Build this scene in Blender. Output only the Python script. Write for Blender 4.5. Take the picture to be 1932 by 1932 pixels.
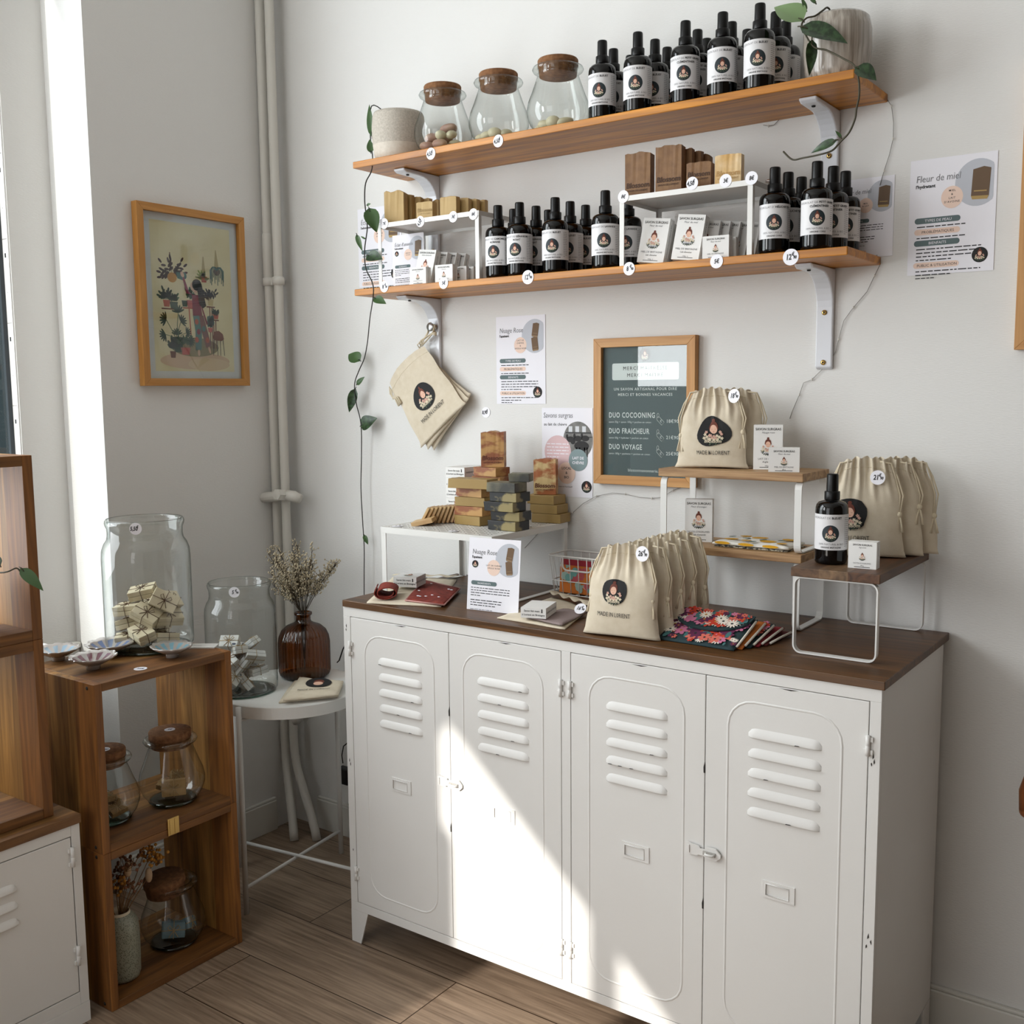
import bpy, math, random
from mathutils import Vector, Matrix
PI=math.pi
for o in list(bpy.data.objects): bpy.data.objects.remove(o)
SC=bpy.context.scene; COL=SC.collection
# ------------------------------------------------------------------ camera
CP=Vector((2.72123,-2.44634,1.5)); YAW,PIT,ROL,FOC=-.62523,-.114715,-.0090835,1977.12
FW=Vector((math.sin(YAW)*math.cos(PIT),math.cos(YAW)*math.cos(PIT),math.sin(PIT)))
R0=Vector((math.cos(YAW),-math.sin(YAW),0)); U0=R0.cross(FW)
RT=R0*math.cos(ROL)+U0*math.sin(ROL); UP=U0*math.cos(ROL)-R0*math.sin(ROL)
cd=bpy.data.cameras.new('camera'); cam=bpy.data.objects.new('camera',cd); COL.objects.link(cam)
m=Matrix((RT,UP,-FW)).transposed().to_4x4(); m.translation=CP; cam.matrix_world=m
cd.sensor_fit='HORIZONTAL'; cd.sensor_width=36; cd.lens=36*FOC/1932; cd.clip_start=.05
SC.camera=cam
# ------------------------------------------------------------------ light
w=bpy.data.worlds.new('daylight'); SC.world=w; w.use_nodes=True
bg=w.node_tree.nodes['Background']; bg.inputs[0].default_value=(.80,.90,1,1); bg.inputs[1].default_value=1.0
SUND=Vector((.171,1,-.40)).normalized()
sd=bpy.data.lights.new('sun','SUN'); sd.energy=5.2; sd.angle=.012; sd.color=(1,.96,.90)
so=bpy.data.objects.new('sun',sd); COL.objects.link(so); so.rotation_euler=SUND.to_track_quat('-Z','Y').to_euler(); so.location=(-1,-6,4)
def area(name,loc,dirv,sx,sy,power,col):
    d=bpy.data.lights.new(name,'AREA'); d.shape='RECTANGLE'; d.size=sx; d.size_y=sy; d.energy=power; d.color=col
    o=bpy.data.objects.new(name,d); COL.objects.link(o); o.location=loc; o.rotation_euler=Vector(dirv).to_track_quat('-Z','Y').to_euler(); return o
area('window_daylight',(-.30,-1.62,2.0),(1,.0,-.12),1.05,2.2,62,(.93,.97,1))
area('front_fill_light',(1.35,-4.45,1.75),(-.06,1,-.04),1.5,1.9,20,(.97,.98,1))  # added soft fill from the unseen front; no window behind it
area('side_window_daylight',(.012,-3.0,2.08),(1,0,0),1.05,1.12,44,(.96,.98,1))
SC.view_settings.view_transform='Standard'; SC.view_settings.look='None'; SC.view_settings.gamma=1
SC.view_settings.use_curve_mapping=False; SC.view_settings.exposure=0.0
# ------------------------------------------------------------------ helpers
def at(u,v,ax,val):
    d=FW+RT*((u-966)/FOC)-UP*((v-966)/FOC); i='xyz'.index(ax); return CP+d*((val-CP[i])/d[i])
def lin(h):
    h=h.lstrip('#'); c=[int(h[i:i+2],16)/255 for i in (0,2,4)]
    return tuple(x/12.92 if x<=.04045 else ((x+.055)/1.055)**2.4 for x in c)+(1,)
MATS={}
def P(name,col,rough=.6,metal=0,spec=None,noise=None,bump=None,trans=0,ior=1.5,coat=0,emit=None):
    """plain principled; noise=(scale,amount,colour2[,stretch]); bump=(scale,strength[,stretch])"""
    if name in MATS: return MATS[name]
    mt=bpy.data.materials.new(name); mt.use_nodes=True; nt=mt.node_tree; b=nt.nodes['Principled BSDF']
    b.inputs['Base Color'].default_value=lin(col); b.inputs['Roughness'].default_value=rough; b.inputs['Metallic'].default_value=metal
    if spec is not None: b.inputs['Specular IOR Level'].default_value=spec
    if trans: b.inputs['Transmission Weight'].default_value=trans; b.inputs['IOR'].default_value=ior
    if coat: b.inputs['Coat Weight'].default_value=coat; b.inputs['Coat Roughness'].default_value=.05
    if emit: b.inputs['Emission Color'].default_value=lin(col); b.inputs['Emission Strength'].default_value=emit
    def coords(st):
        tc=nt.nodes.new('ShaderNodeTexCoord'); mp=nt.nodes.new('ShaderNodeMapping'); nt.links.new(tc.outputs['Object'],mp.inputs[0]); mp.inputs['Scale'].default_value=st; return mp.outputs[0]
    if noise:
        sc,am,c2=noise[:3]; st=noise[3] if len(noise)>3 else (1,1,1)
        n=nt.nodes.new('ShaderNodeTexNoise'); n.inputs['Scale'].default_value=sc; n.inputs['Detail'].default_value=6; nt.links.new(coords(st),n.inputs['Vector'])
        r=nt.nodes.new('ShaderNodeValToRGB'); ct=noise[4] if len(noise)>4 else .5; r.color_ramp.elements[0].position=ct-am; r.color_ramp.elements[1].position=ct+am
        r.color_ramp.elements[0].color=lin(col); r.color_ramp.elements[1].color=lin(c2)
        nt.links.new(n.outputs['Fac'],r.inputs[0]); nt.links.new(r.outputs[0],b.inputs['Base Color'])
    if bump:
        sc,stg=bump[:2]; st=bump[2] if len(bump)>2 else (1,1,1)
        n=nt.nodes.new('ShaderNodeTexNoise'); n.inputs['Scale'].default_value=sc; n.inputs['Detail'].default_value=3; nt.links.new(coords(st),n.inputs['Vector'])
        bp=nt.nodes.new('ShaderNodeBump'); bp.inputs['Strength'].default_value=stg; bp.inputs['Distance'].default_value=.002
        nt.links.new(n.outputs['Fac'],bp.inputs['Height']); nt.links.new(bp.outputs[0],b.inputs['Normal'])
    MATS[name]=mt; return mt
def WOOD(name,c1,c2,axis=0,rough=.45,scale=1,knots=False,planks=0,c3=None):
    """wood with grain along the given object axis"""
    if name in MATS: return MATS[name]
    mt=bpy.data.materials.new(name); mt.use_nodes=True; nt=mt.node_tree; L=nt.links.new; N=nt.nodes.new; b=nt.nodes['Principled BSDF']; b.inputs['Roughness'].default_value=rough
    tc=N('ShaderNodeTexCoord'); mp=N('ShaderNodeMapping'); s=[22*scale]*3; s[axis]=1.6*scale; mp.inputs['Scale'].default_value=s; L(tc.outputs['Object'],mp.inputs[0])
    n=N('ShaderNodeTexNoise'); n.inputs['Scale'].default_value=1.6; n.inputs['Detail'].default_value=8; n.inputs['Distortion'].default_value=1.2; L(mp.outputs[0],n.inputs['Vector'])
    r=N('ShaderNodeValToRGB'); e=r.color_ramp.elements; e[0].position=.32; e[1].position=.68; e[0].color=lin(c1); e[1].color=lin(c2)
    L(n.outputs['Fac'],r.inputs[0]); out=r.outputs[0]
    mp2=N('ShaderNodeMapping'); s2=[160*scale]*3; s2[axis]=4*scale; mp2.inputs['Scale'].default_value=s2; L(tc.outputs['Object'],mp2.inputs[0])
    n2=N('ShaderNodeTexNoise'); n2.inputs['Scale'].default_value=1; n2.inputs['Detail'].default_value=3; L(mp2.outputs[0],n2.inputs['Vector'])
    mx=N('ShaderNodeMix'); mx.data_type='RGBA'; mx.blend_type='MULTIPLY'; mx.inputs[0].default_value=.35; L(out,mx.inputs[6]); L(n2.outputs['Fac'],mx.inputs[7])
    gm=N('ShaderNodeHueSaturation'); gm.inputs['Value'].default_value=1.25; gm.inputs['Saturation'].default_value=1.0; L(mx.outputs[2],gm.inputs['Color']); out=gm.outputs[0]
    if planks:   # staves of slightly different tone across the width
        ax2=(axis+1)%3 if axis!=1 else 0
        sp=N('ShaderNodeSeparateXYZ'); L(tc.outputs['Object'],sp.inputs[0])
        ml=N('ShaderNodeMath'); ml.operation='MULTIPLY'; ml.inputs[1].default_value=planks; L(sp.outputs[ax2],ml.inputs[0])
        fl=N('ShaderNodeMath'); fl.operation='FLOOR'; L(ml.outputs[0],fl.inputs[0])
        wn=N('ShaderNodeTexWhiteNoise'); wn.noise_dimensions='1D'; L(fl.outputs[0],wn.inputs['W'])
        m2=N('ShaderNodeMix'); m2.data_type='RGBA'; m2.blend_type='MULTIPLY'; L(wn.outputs['Value'],m2.inputs[0]); L(out,m2.inputs[6]); m2.inputs[7].default_value=lin(c3 or '#b59a80'); out=m2.outputs[2]
    if knots:
        mk=N('ShaderNodeMapping'); s3=[7.5]*3; s3[axis]=3.0; mk.inputs['Scale'].default_value=s3; L(tc.outputs['Object'],mk.inputs[0])
        vo=N('ShaderNodeTexVoronoi'); vo.inputs['Scale'].default_value=1; vo.inputs['Randomness'].default_value=1; L(mk.outputs[0],vo.inputs['Vector'])
        rk=N('ShaderNodeValToRGB'); rk.color_ramp.elements[0].position=.06; rk.color_ramp.elements[1].position=.19; rk.color_ramp.elements[0].color=(.22,.10,.04,1); rk.color_ramp.elements[1].color=(1,1,1,1)
        L(vo.outputs['Distance'],rk.inputs[0]); m3=N('ShaderNodeMix'); m3.data_type='RGBA'; m3.blend_type='MULTIPLY'; m3.inputs[0].default_value=.8; L(out,m3.inputs[6]); L(rk.outputs[0],m3.inputs[7]); out=m3.outputs[2]
    L(out,b.inputs['Base Color'])
    bp=N('ShaderNodeBump'); bp.inputs['Strength'].default_value=.12; bp.inputs['Distance'].default_value=.001; L(n2.outputs['Fac'],bp.inputs['Height']); L(bp.outputs[0],b.inputs['Normal'])
    MATS[name]=mt; return mt
def sm(t): t=max(0,min(1,t)); return t*t*(3-2*t)
class MB:
    def __init__(s): s.v=[];s.f=[];s.m=[];s.s=[];s.mats=[]
    def mi(s,m):
        if m not in s.mats: s.mats.append(m)
        return s.mats.index(m)
    def add(s,vs,fs,m,smooth=False,M=None):
        k=len(s.v); i=s.mi(m)
        for v in vs: s.v.append(tuple(M@Vector(v)) if M else tuple(v))
        for f in fs: s.f.append([k+a for a in f]); s.m.append(i); s.s.append(smooth)
        return s
    def box(s,c,d,m,M=None,rz=0):
        x,y,z=d[0]/2,d[1]/2,d[2]/2
        vs=[Vector((a*x,b*y,e*z)) for e in(-1,1) for b in(-1,1) for a in(-1,1)]
        if rz: vs=[Matrix.Rotation(rz,3,'Z')@v for v in vs]
        vs=[v+Vector(c) for v in vs]
        return s.add(vs,[(0,2,3,1),(4,5,7,6),(0,1,5,4),(2,6,7,3),(0,4,6,2),(1,3,7,5)],m,False,M)
    def bx(s,x0,x1,y0,y1,z0,z1,m,M=None): return s.box(((x0+x1)/2,(y0+y1)/2,(z0+z1)/2),(abs(x1-x0),abs(y1-y0),abs(z1-z0)),m,M)
    def lathe(s,prof,m,n=24,c=(0,0,0),smooth=True,M=None,capb=False,capt=False,rib=None):
        vs=[];fs=[]
        for j,(r,z) in enumerate(prof):
            for i in range(n):
                a=2*PI*i/n; rr=r*(1+(rib[1]*math.cos(rib[0]*a) if rib and rib[2]<=j<=rib[3] else 0))
                vs.append((c[0]+rr*math.cos(a),c[1]+rr*math.sin(a),c[2]+z))
        for j in range(len(prof)-1):
            for i in range(n): k=(i+1)%n; fs.append((j*n+i,j*n+k,(j+1)*n+k,(j+1)*n+i))
        if capb: fs.append(tuple(range(n-1,-1,-1)))
        if capt: fs.append(tuple((len(prof)-1)*n+i for i in range(n)))
        return s.add(vs,fs,m,smooth,M)
    def tube(s,path,r,m,n=8,closed=False,M=None,flat=1,smooth=True):
        pts=[Vector(p) for p in path]; K=len(pts); vs=[];fs=[]; up=None
        for i,p in enumerate(pts):
            a=pts[(i-1)%K] if (closed or i>0) else p; b=pts[(i+1)%K] if (closed or i<K-1) else p
            t=(b-a); t=t.normalized() if t.length>1e-9 else Vector((0,0,1))
            if up is None: up=t.orthogonal().normalized()
            up=(up-t*up.dot(t)); up=up.normalized() if up.length>1e-6 else t.orthogonal().normalized()
            q=t.cross(up); rr=r[i] if isinstance(r,(list,tuple)) else r
            for k in range(n): an=2*PI*k/n; vs.append(p+up*(rr*math.cos(an))+q*(rr*flat*math.sin(an)))
        for i in range(K if closed else K-1):
            for k in range(n): j=(i+1)%K; l=(k+1)%n; fs.append((i*n+k,i*n+l,j*n+l,j*n+k))
        if not closed: fs+= [tuple(range(n-1,-1,-1)),tuple((K-1)*n+k for k in range(n))]
        return s.add(vs,fs,m,smooth,M)
    def strip(s,path,wv,th,m,closed=False):
        """flat bar: path of points, width vector wv, thickness th in the path's plane"""
        pts=[Vector(p) for p in path]; K=len(pts); wv=Vector(wv); vs=[];fs=[]
        for i,p in enumerate(pts):
            a=pts[(i-1)%K] if (closed or i>0) else p; b=pts[(i+1)%K] if (closed or i<K-1) else p
            n=(b-a).normalized().cross(wv).normalized()*(th/2)
            vs+= [p-wv/2-n,p+wv/2-n,p+wv/2+n,p-wv/2+n]
        for i in range(K if closed else K-1):
            j=(i+1)%K
            for k in range(4): l=(k+1)%4; fs.append((i*4+k,j*4+k,j*4+l,i*4+l))
        if not closed: fs+=[(0,1,2,3),((K-1)*4+3,(K-1)*4+2,(K-1)*4+1,(K-1)*4)]
        return s.add(vs,fs,m)
    def ball(s,c,r,m,n=10,M=None,sq=(1,1,1),R=None):
        vs=[];fs=[]; k=max(5,n*2//3)
        for j in range(k+1):
            th=PI*j/k
            for i in range(n):
                a=2*PI*i/n; v=Vector((r*sq[0]*math.sin(th)*math.cos(a),r*sq[1]*math.sin(th)*math.sin(a),r*sq[2]*math.cos(th)))
                if R: v=R@v
                vs.append(v+Vector(c))
        for j in range(k):
            for i in range(n): l=(i+1)%n; fs.append((j*n+i,(j+1)*n+i,(j+1)*n+l,j*n+l))
        return s.add(vs,fs,m,True,M)
    # flat print: xf(x,y,h)->Vector
    def poly(s,xf,pts,m,h=.0003): return s.add([xf(x,y,h) for x,y in pts],[tuple(range(len(pts)))],m)
    def ell(s,xf,x,y,rx,ry,m,h=.0003,rot=0,n=14,rings=1,blob=None):
        c,sn=math.cos(rot),math.sin(rot); vs=[xf(x,y,h)];fs=[]
        for q in range(1,rings+1):
            for i in range(n):
                a=2*PI*i/n; k=q/rings*(blob(a) if blob else 1); px,py=rx*k*math.cos(a),ry*k*math.sin(a); vs.append(xf(x+px*c-py*sn,y+px*sn+py*c,h))
        for i in range(n): fs.append((0,1+i,1+(i+1)%n))
        for q in range(rings-1):
            for i in range(n): a=1+q*n; fs.append((a+i,a+n+i,a+n+(i+1)%n,a+(i+1)%n))
        return s.add(vs,fs,m)
    def rrect(s,xf,x0,y0,x1,y1,m,r=0,h=.0003):
        if r<=0: return s.poly(xf,[(x0,y0),(x1,y0),(x1,y1),(x0,y1)],m,h)
        pts=[]
        for cx,cy,a0 in((x1-r,y0+r,-90),(x1-r,y1-r,0),(x0+r,y1-r,90),(x0+r,y0+r,180)):
            for k in range(5): a=math.radians(a0+k*22.5); pts.append((cx+r*math.cos(a),cy+r*math.sin(a)))
        return s.poly(xf,pts,m,h)
    def text(s,xf,st,x,y,size,m,align='C',h=.0005,bold=0,shear=0,wide=1,rot=0,space=1):
        vs,fs,wd=glyphs(st,bold,space); ox={'C':-wd/2,'L':0,'R':-wd}[align]; c,sn=math.cos(rot),math.sin(rot); out=[]
        for a,b in vs:
            px=(a+ox+b*shear)*size*wide; py=b*size; out.append(xf(x+px*c-py*sn,y+px*sn+py*c,h))
        return s.add(out,fs,m)
    def lines(s,xf,x0,x1,ys,size,m,seed=0,h=.0005,last=.6):
        """rows of tiny print, word by word"""
        rr=random.Random(seed)
        for j,y in enumerate(ys):
            x=x0; e=x1 if j<len(ys)-1 else x0+(x1-x0)*last
            while x<e:
                w_=size*rr.uniform(.8,3.2); s.rrect(xf,x,y,min(x+w_,e),y+size*.36,m,0,h); x+=w_+size*.45
    def build(s,name,parent=None,bev=0,sub=0,loc=None,label=None):
        me=bpy.data.meshes.new(name); me.from_pydata(s.v,[],s.f)
        for m_ in s.mats: me.materials.append(m_)
        me.polygons.foreach_set('material_index',s.m); me.polygons.foreach_set('use_smooth',s.s); me.update()
        o=bpy.data.objects.new(name,me); COL.objects.link(o)
        if parent: o.parent=parent
        if loc: o.location=loc
        if bev: b=o.modifiers.new('bevel','BEVEL'); b.width=bev; b.segments=2; b.limit_method='ANGLE'; b.angle_limit=.7
        if sub: b=o.modifiers.new('sub','SUBSURF'); b.levels=sub; b.render_levels=sub
        if label: o['label']=label
        return o
GC={}
def glyphs(st,bold,space):
    k=(st,bold,space)
    if k not in GC:
        cu=bpy.data.curves.new('t','FONT'); cu.body=st; cu.size=1; cu.resolution_u=2; cu.offset=bold; cu.space_character=space
        ob=bpy.data.objects.new('t',cu); me=bpy.data.meshes.new_from_object(ob)
        vs=[(v.co.x,v.co.y) for v in me.vertices]; fs=[tuple(p.vertices) for p in me.polygons]
        wd=max([v[0] for v in vs],default=0); GC[k]=(vs,fs,wd)
        bpy.data.objects.remove(ob); bpy.data.curves.remove(cu); bpy.data.meshes.remove(me)
    return GC[k]
def plane(o,ux,uy):
    o,ux,uy=Vector(o),Vector(ux),Vector(uy); n=ux.cross(uy); return lambda x,y,h: o+ux*x+uy*y+n*h
def cyl(cx,cy,z0,r,a0=-PI/2):
    return lambda x,y,h: Vector((cx+(r+h)*math.cos(a0+x/r),cy+(r+h)*math.sin(a0+x/r),z0+y))
def tag(o,label,cat,group=None):
    o['label']=label; o['category']=cat
    if group: o['group']=group
    return o
def struct(o): o['kind']='structure'; return o
def empty(name,loc,label,cat,group=None,rz=0,rx=0,ry=0):
    o=bpy.data.objects.new(name,None); COL.objects.link(o); o.location=loc; o.rotation_euler=(rx,ry,rz); o.empty_display_size=.05
    return tag(o,label,cat,group)
def dup(root,loc,label=None,rz=None,rot=None,group=None,scale=None):
    r=root.copy(); COL.objects.link(r); r.location=loc
    if rz is not None: r.rotation_euler=(root.rotation_euler[0],root.rotation_euler[1],rz)
    if rot is not None: r.rotation_euler=rot
    if scale: r.scale=scale
    if label: r['label']=label
    if group: r['group']=group
    elif 'group' in r: del r['group']
    for ch in root.children:
        c=ch.copy(); COL.objects.link(c); c.parent=r
        for g in ch.children: d=g.copy(); COL.objects.link(d); d.parent=c
    return r
def arc(c,r,a0,a1,n,pl='xz'):
    out=[]
    for i in range(n+1):
        a=math.radians(a0+(a1-a0)*i/n); x,y=r*math.cos(a),r*math.sin(a)
        out.append((c[0]+x,c[1],c[2]+y) if pl=='xz' else (c[0],c[1]+x,c[2]+y) if pl=='yz' else (c[0]+x,c[1]+y,c[2]))
    return out
def rloop(x0,x1,z0,z1,r,y=0,pl='xz',n=5):
    """rounded rectangle path"""
    pts=[]
    for cx,cz,a in((x1-r,z1-r,0),(x0+r,z1-r,90),(x0+r,z0+r,180),(x1-r,z0+r,270)):
        for i in range(n+1):
            t=math.radians(a+90*i/n); p=(cx+r*math.cos(t),cz+r*math.sin(t)); pts.append((p[0],y,p[1]) if pl=='xz' else (y,p[0],p[1]) if pl=='yz' else (p[0],p[1],y))
    return pts
# ------------------------------------------------------------------ materials
WALL=P('white_wallpaper','#deddda',.85,bump=(260,.35,(.35,.35,1.6)))
TRIM=P('white_trim_paint','#d5d3cc',.5,bump=(30,.1))
CEIL=P('ceiling_paint','#e6e5e0',.9)
LOCK=P('white_locker_paint','#e0dfdc',.42,noise=(3,.3,'#dad8d4'),bump=(120,.10))
WMET=P('white_powder_coat','#dddcd8',.4)
BRK=P('white_enamel','#d9dbe0',.25,coat=.3)
PIPEM=P('painted_pipe','#cfccc4',.45,bump=(40,.25))
DARK=P('black_gap','#15130f',.8)
CHIP=P('chipped_paint','#2b2622',.7)
CHROME=P('chrome','#c9c9cb',.18,1)
BRASS=P('aged_brass','#b99a5e',.3,1)
PINE=WOOD('varnished_pine','#8e540c','#cd861c',0,.38,1,knots=True)
WALN=WOOD('dark_stained_top','#40280f','#68441f',0,.42,1.0,planks=9,c3='#c9b494')
CRATE=WOOD('teak_crate_vertical','#755022','#b58443',2,.6,1,planks=9,c3='#c4a888')
CRATH=WOOD('teak_crate_horizontal','#66451d','#9c7038',1,.6,1,planks=11,c3='#c2a98a')
MANGO=WOOD('mango_wood','#7d5935','#bf9b6e',0,.5,1.2,planks=0)
MANGY=WOOD('mango_wood_end','#56402a','#86694a',1,.5,1.2,planks=17,c3='#a98366')
OAK=WOOD('oak_frame_vertical','#b07c43','#c4955c',2,.5,1.2); OAKH=WOOD('oak_frame_horizontal','#b07c43','#c4955c',0,.5,1.2); OAKY=WOOD('oak_frame_depth','#a06c33','#bb8849',1,.5,1.2)
PAPER=P('white_paper','#e9e8ee',.7); CARD=P('white_card','#e6e5e2',.6); INK=P('black_ink','#1c1b1c',.7); GREYINK=P('grey_ink','#77777a',.7)
STICK=P('sticker_paper','#edecf2',.45)
BLK=P('black_glass_bottle','#030304',.07,spec=.45); CAP=P('black_matt_plastic','#050506',.35,spec=.3); LABW=P('bottle_label_paper','#dcdbdc',.5)
NAVY=P('emblem_navy','#1f2b31',.6); BLACKP=P('emblem_black','#151516',.75)
HAIR=P('emblem_hair','#6b3526',.7); SKIN=P('emblem_skin','#e3b79f',.7); LIP=P('emblem_lip','#a8564b',.7); CREAM=P('emblem_cream','#ddd0b6',.7); ROSE=P('emblem_rose','#cfa493',.7); LEAF1=P('emblem_leaf','#4d5a45',.7); DKL=P('emblem_dark_leaf','#25302b',.7); BLUSH=P('print_blush','#e8cdbd',.7); TEALP=P('print_teal','#5b6c6d',.7); PGREY=P('print_grey_round','#c3c5cb',.6)
LINEN=P('unbleached_cotton','#dacfbb',.9,noise=(60,.35,'#cdc0a8'),bump=(900,.25))
LINEN2=P('cotton_cord','#d2c5ab',.9)
def THIN(name,face,edge,refl=.06,rmax=.75,rough=.015,pw=2.2):
    """thin blown glass: tinted transparency that deepens at the rim of the shape, plus a fresnel reflection"""
    mt=bpy.data.materials.new(name); mt.use_nodes=True; nt=mt.node_tree; L=nt.links.new; N=nt.nodes.new; nt.nodes.remove(nt.nodes['Principled BSDF'])
    lw=N('ShaderNodeLayerWeight'); lw.inputs['Blend'].default_value=.5; pwn=N('ShaderNodeMath'); pwn.operation='POWER'; pwn.inputs[1].default_value=pw; L(lw.outputs['Facing'],pwn.inputs[0])
    mc=N('ShaderNodeMix'); mc.data_type='RGBA'; L(pwn.outputs[0],mc.inputs[0]); mc.inputs[6].default_value=lin(face); mc.inputs[7].default_value=lin(edge)
    tr=N('ShaderNodeBsdfTransparent'); L(mc.outputs[2],tr.inputs[0]); gl=N('ShaderNodeBsdfGlossy'); gl.inputs['Roughness'].default_value=rough
    mr=N('ShaderNodeMapRange'); mr.inputs['To Min'].default_value=refl; mr.inputs['To Max'].default_value=rmax; p2=N('ShaderNodeMath'); p2.operation='POWER'; p2.inputs[1].default_value=4; L(lw.outputs['Facing'],p2.inputs[0]); L(p2.outputs[0],mr.inputs['Value'])
    mx=N('ShaderNodeMixShader'); L(mr.outputs[0],mx.inputs[0]); L(tr.outputs[0],mx.inputs[1]); L(gl.outputs[0],mx.inputs[2]); L(mx.outputs[0],nt.nodes['Material Output'].inputs[0])
    MATS[name]=mt; return mt
GLASS=THIN('recycled_green_glass','#fafcfb','#5f7a73',.06,.7,pw=5.5); CLEAR=THIN('clear_pane','#fafbfb','#eef0f0',.03,.6); PICG=THIN('picture_glass','#f6f8f7','#e0e6e4',.035,.9)
AMBER=THIN('amber_glass','#bb8850','#3a200c',.06,.5,pw=1.8); GLBASE=THIN('thick_glass_base','#9fbdb3','#3c5f57',.10,.8,pw=1.5)
CORK=P('cork','#8f6440',.9,noise=(90,.25,'#5f3c22'),bump=(150,.6))
GREEN=P('leaf_green','#41602f',.4,noise=(30,.3,'#35522a')); GREEND=P('leaf_dark_green','#1a2d17',.35,noise=(90,.10,'#35502f')); STEM=P('stem_brown_green','#3a3520',.6)
DKCORD=P('dark_stem','#1c1a14',.6)
CLAY=P('cream_ceramic','#cfc6b4',.45); 
# ------------------------------------------------------------------ emblem and prints
def flower(b,xf,x,y,r,m,h,n=5,c=None,ph=0):
    for i in range(n):
        a=ph+2*PI*i/n; b.ell(xf,x+.55*r*math.cos(a),y+.55*r*math.sin(a),r*.52,r*.34,m,h,rot=a,n=7)
    if c: b.ell(xf,x,y,r*.22,r*.22,c,h+.00008,n=6)
def emblem(b,xf0,cx,cy,R,disc=None,blob=None,name=True,rings=5,h=.0004):
    xf=lambda x,y,hh: xf0(cx+x*R,cy+y*R,hh)
    if disc: b.ell(xf,0,0,1,1,disc,h,n=28,rings=rings,blob=blob)
    s=.95 if disc else 1.2; h1=h+.0002; k=lambda x,y:(x*s,y*s+(-.02 if disc else -.05))
    def e(x,y,rx,ry,m,hh,rot=0,n=12): X,Y=k(x,y); b.ell(xf,X,Y,rx*s,ry*s,m,hh,rot,n)
    e(0,.78,.12,.11,HAIR,h1); e(0,.36,.30,.36,HAIR,h1,n=18); e(0,.18,.245,.30,SKIN,h1+.0001,n=18)
    for sx in(-1,1):
        O_=((0,.68),(.24,.58),(.32,.27),(.27,.14)); I_=((0,.53),(.12,.46),(.20,.34),(.245,.18))
        for z_ in range(3): b.poly(xf,[k(sx*a,c_) for a,c_ in(O_[z_],O_[z_+1],I_[z_+1],I_[z_])],HAIR,h1+.0002)
        b.poly(xf,[k(sx*a,c_) for a,c_ in((.06,.175),(.17,.175),(.17,.188),(.06,.188))],HAIR,h1+.0003)
    e(0,.015,.045,.018,LIP,h1+.0003)
    rr=random.Random(5)
    for i in range(11): a=PI+PI*i/10; e(.52*math.cos(a),-.42+.32*math.sin(a),.19,.06,(LEAF1,DKL)[i%2],h1+.00035,rot=a)
    for x,y in((-.50,-.18),(-.36,-.34),(-.20,-.24),(.02,-.30),(.22,-.26),(.38,-.34),(.52,-.14),(.44,.00),(-.44,-.02),(-.24,-.50),(.02,-.52),(.26,-.5),(-.54,-.42),(.55,-.42),(-.10,-.40),(.14,-.42)):
        X,Y=k(x,y); flower(b,xf,X,Y,.110*s,(CREAM,ROSE,CREAM,CREAM)[rr.randrange(4)],h1+.0005,ph=rr.random())
    b.poly(xf,[k(-.25,-.62),k(.25,-.62),k(.12,-.80),k(-.12,-.80)],DKL,h1+.00045)
    if name: b.text(xf,'Blossom',0,-.74*s,.30,CREAM if disc else PAPER,h=h1+.0008,bold=.02,shear=.15)
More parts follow.
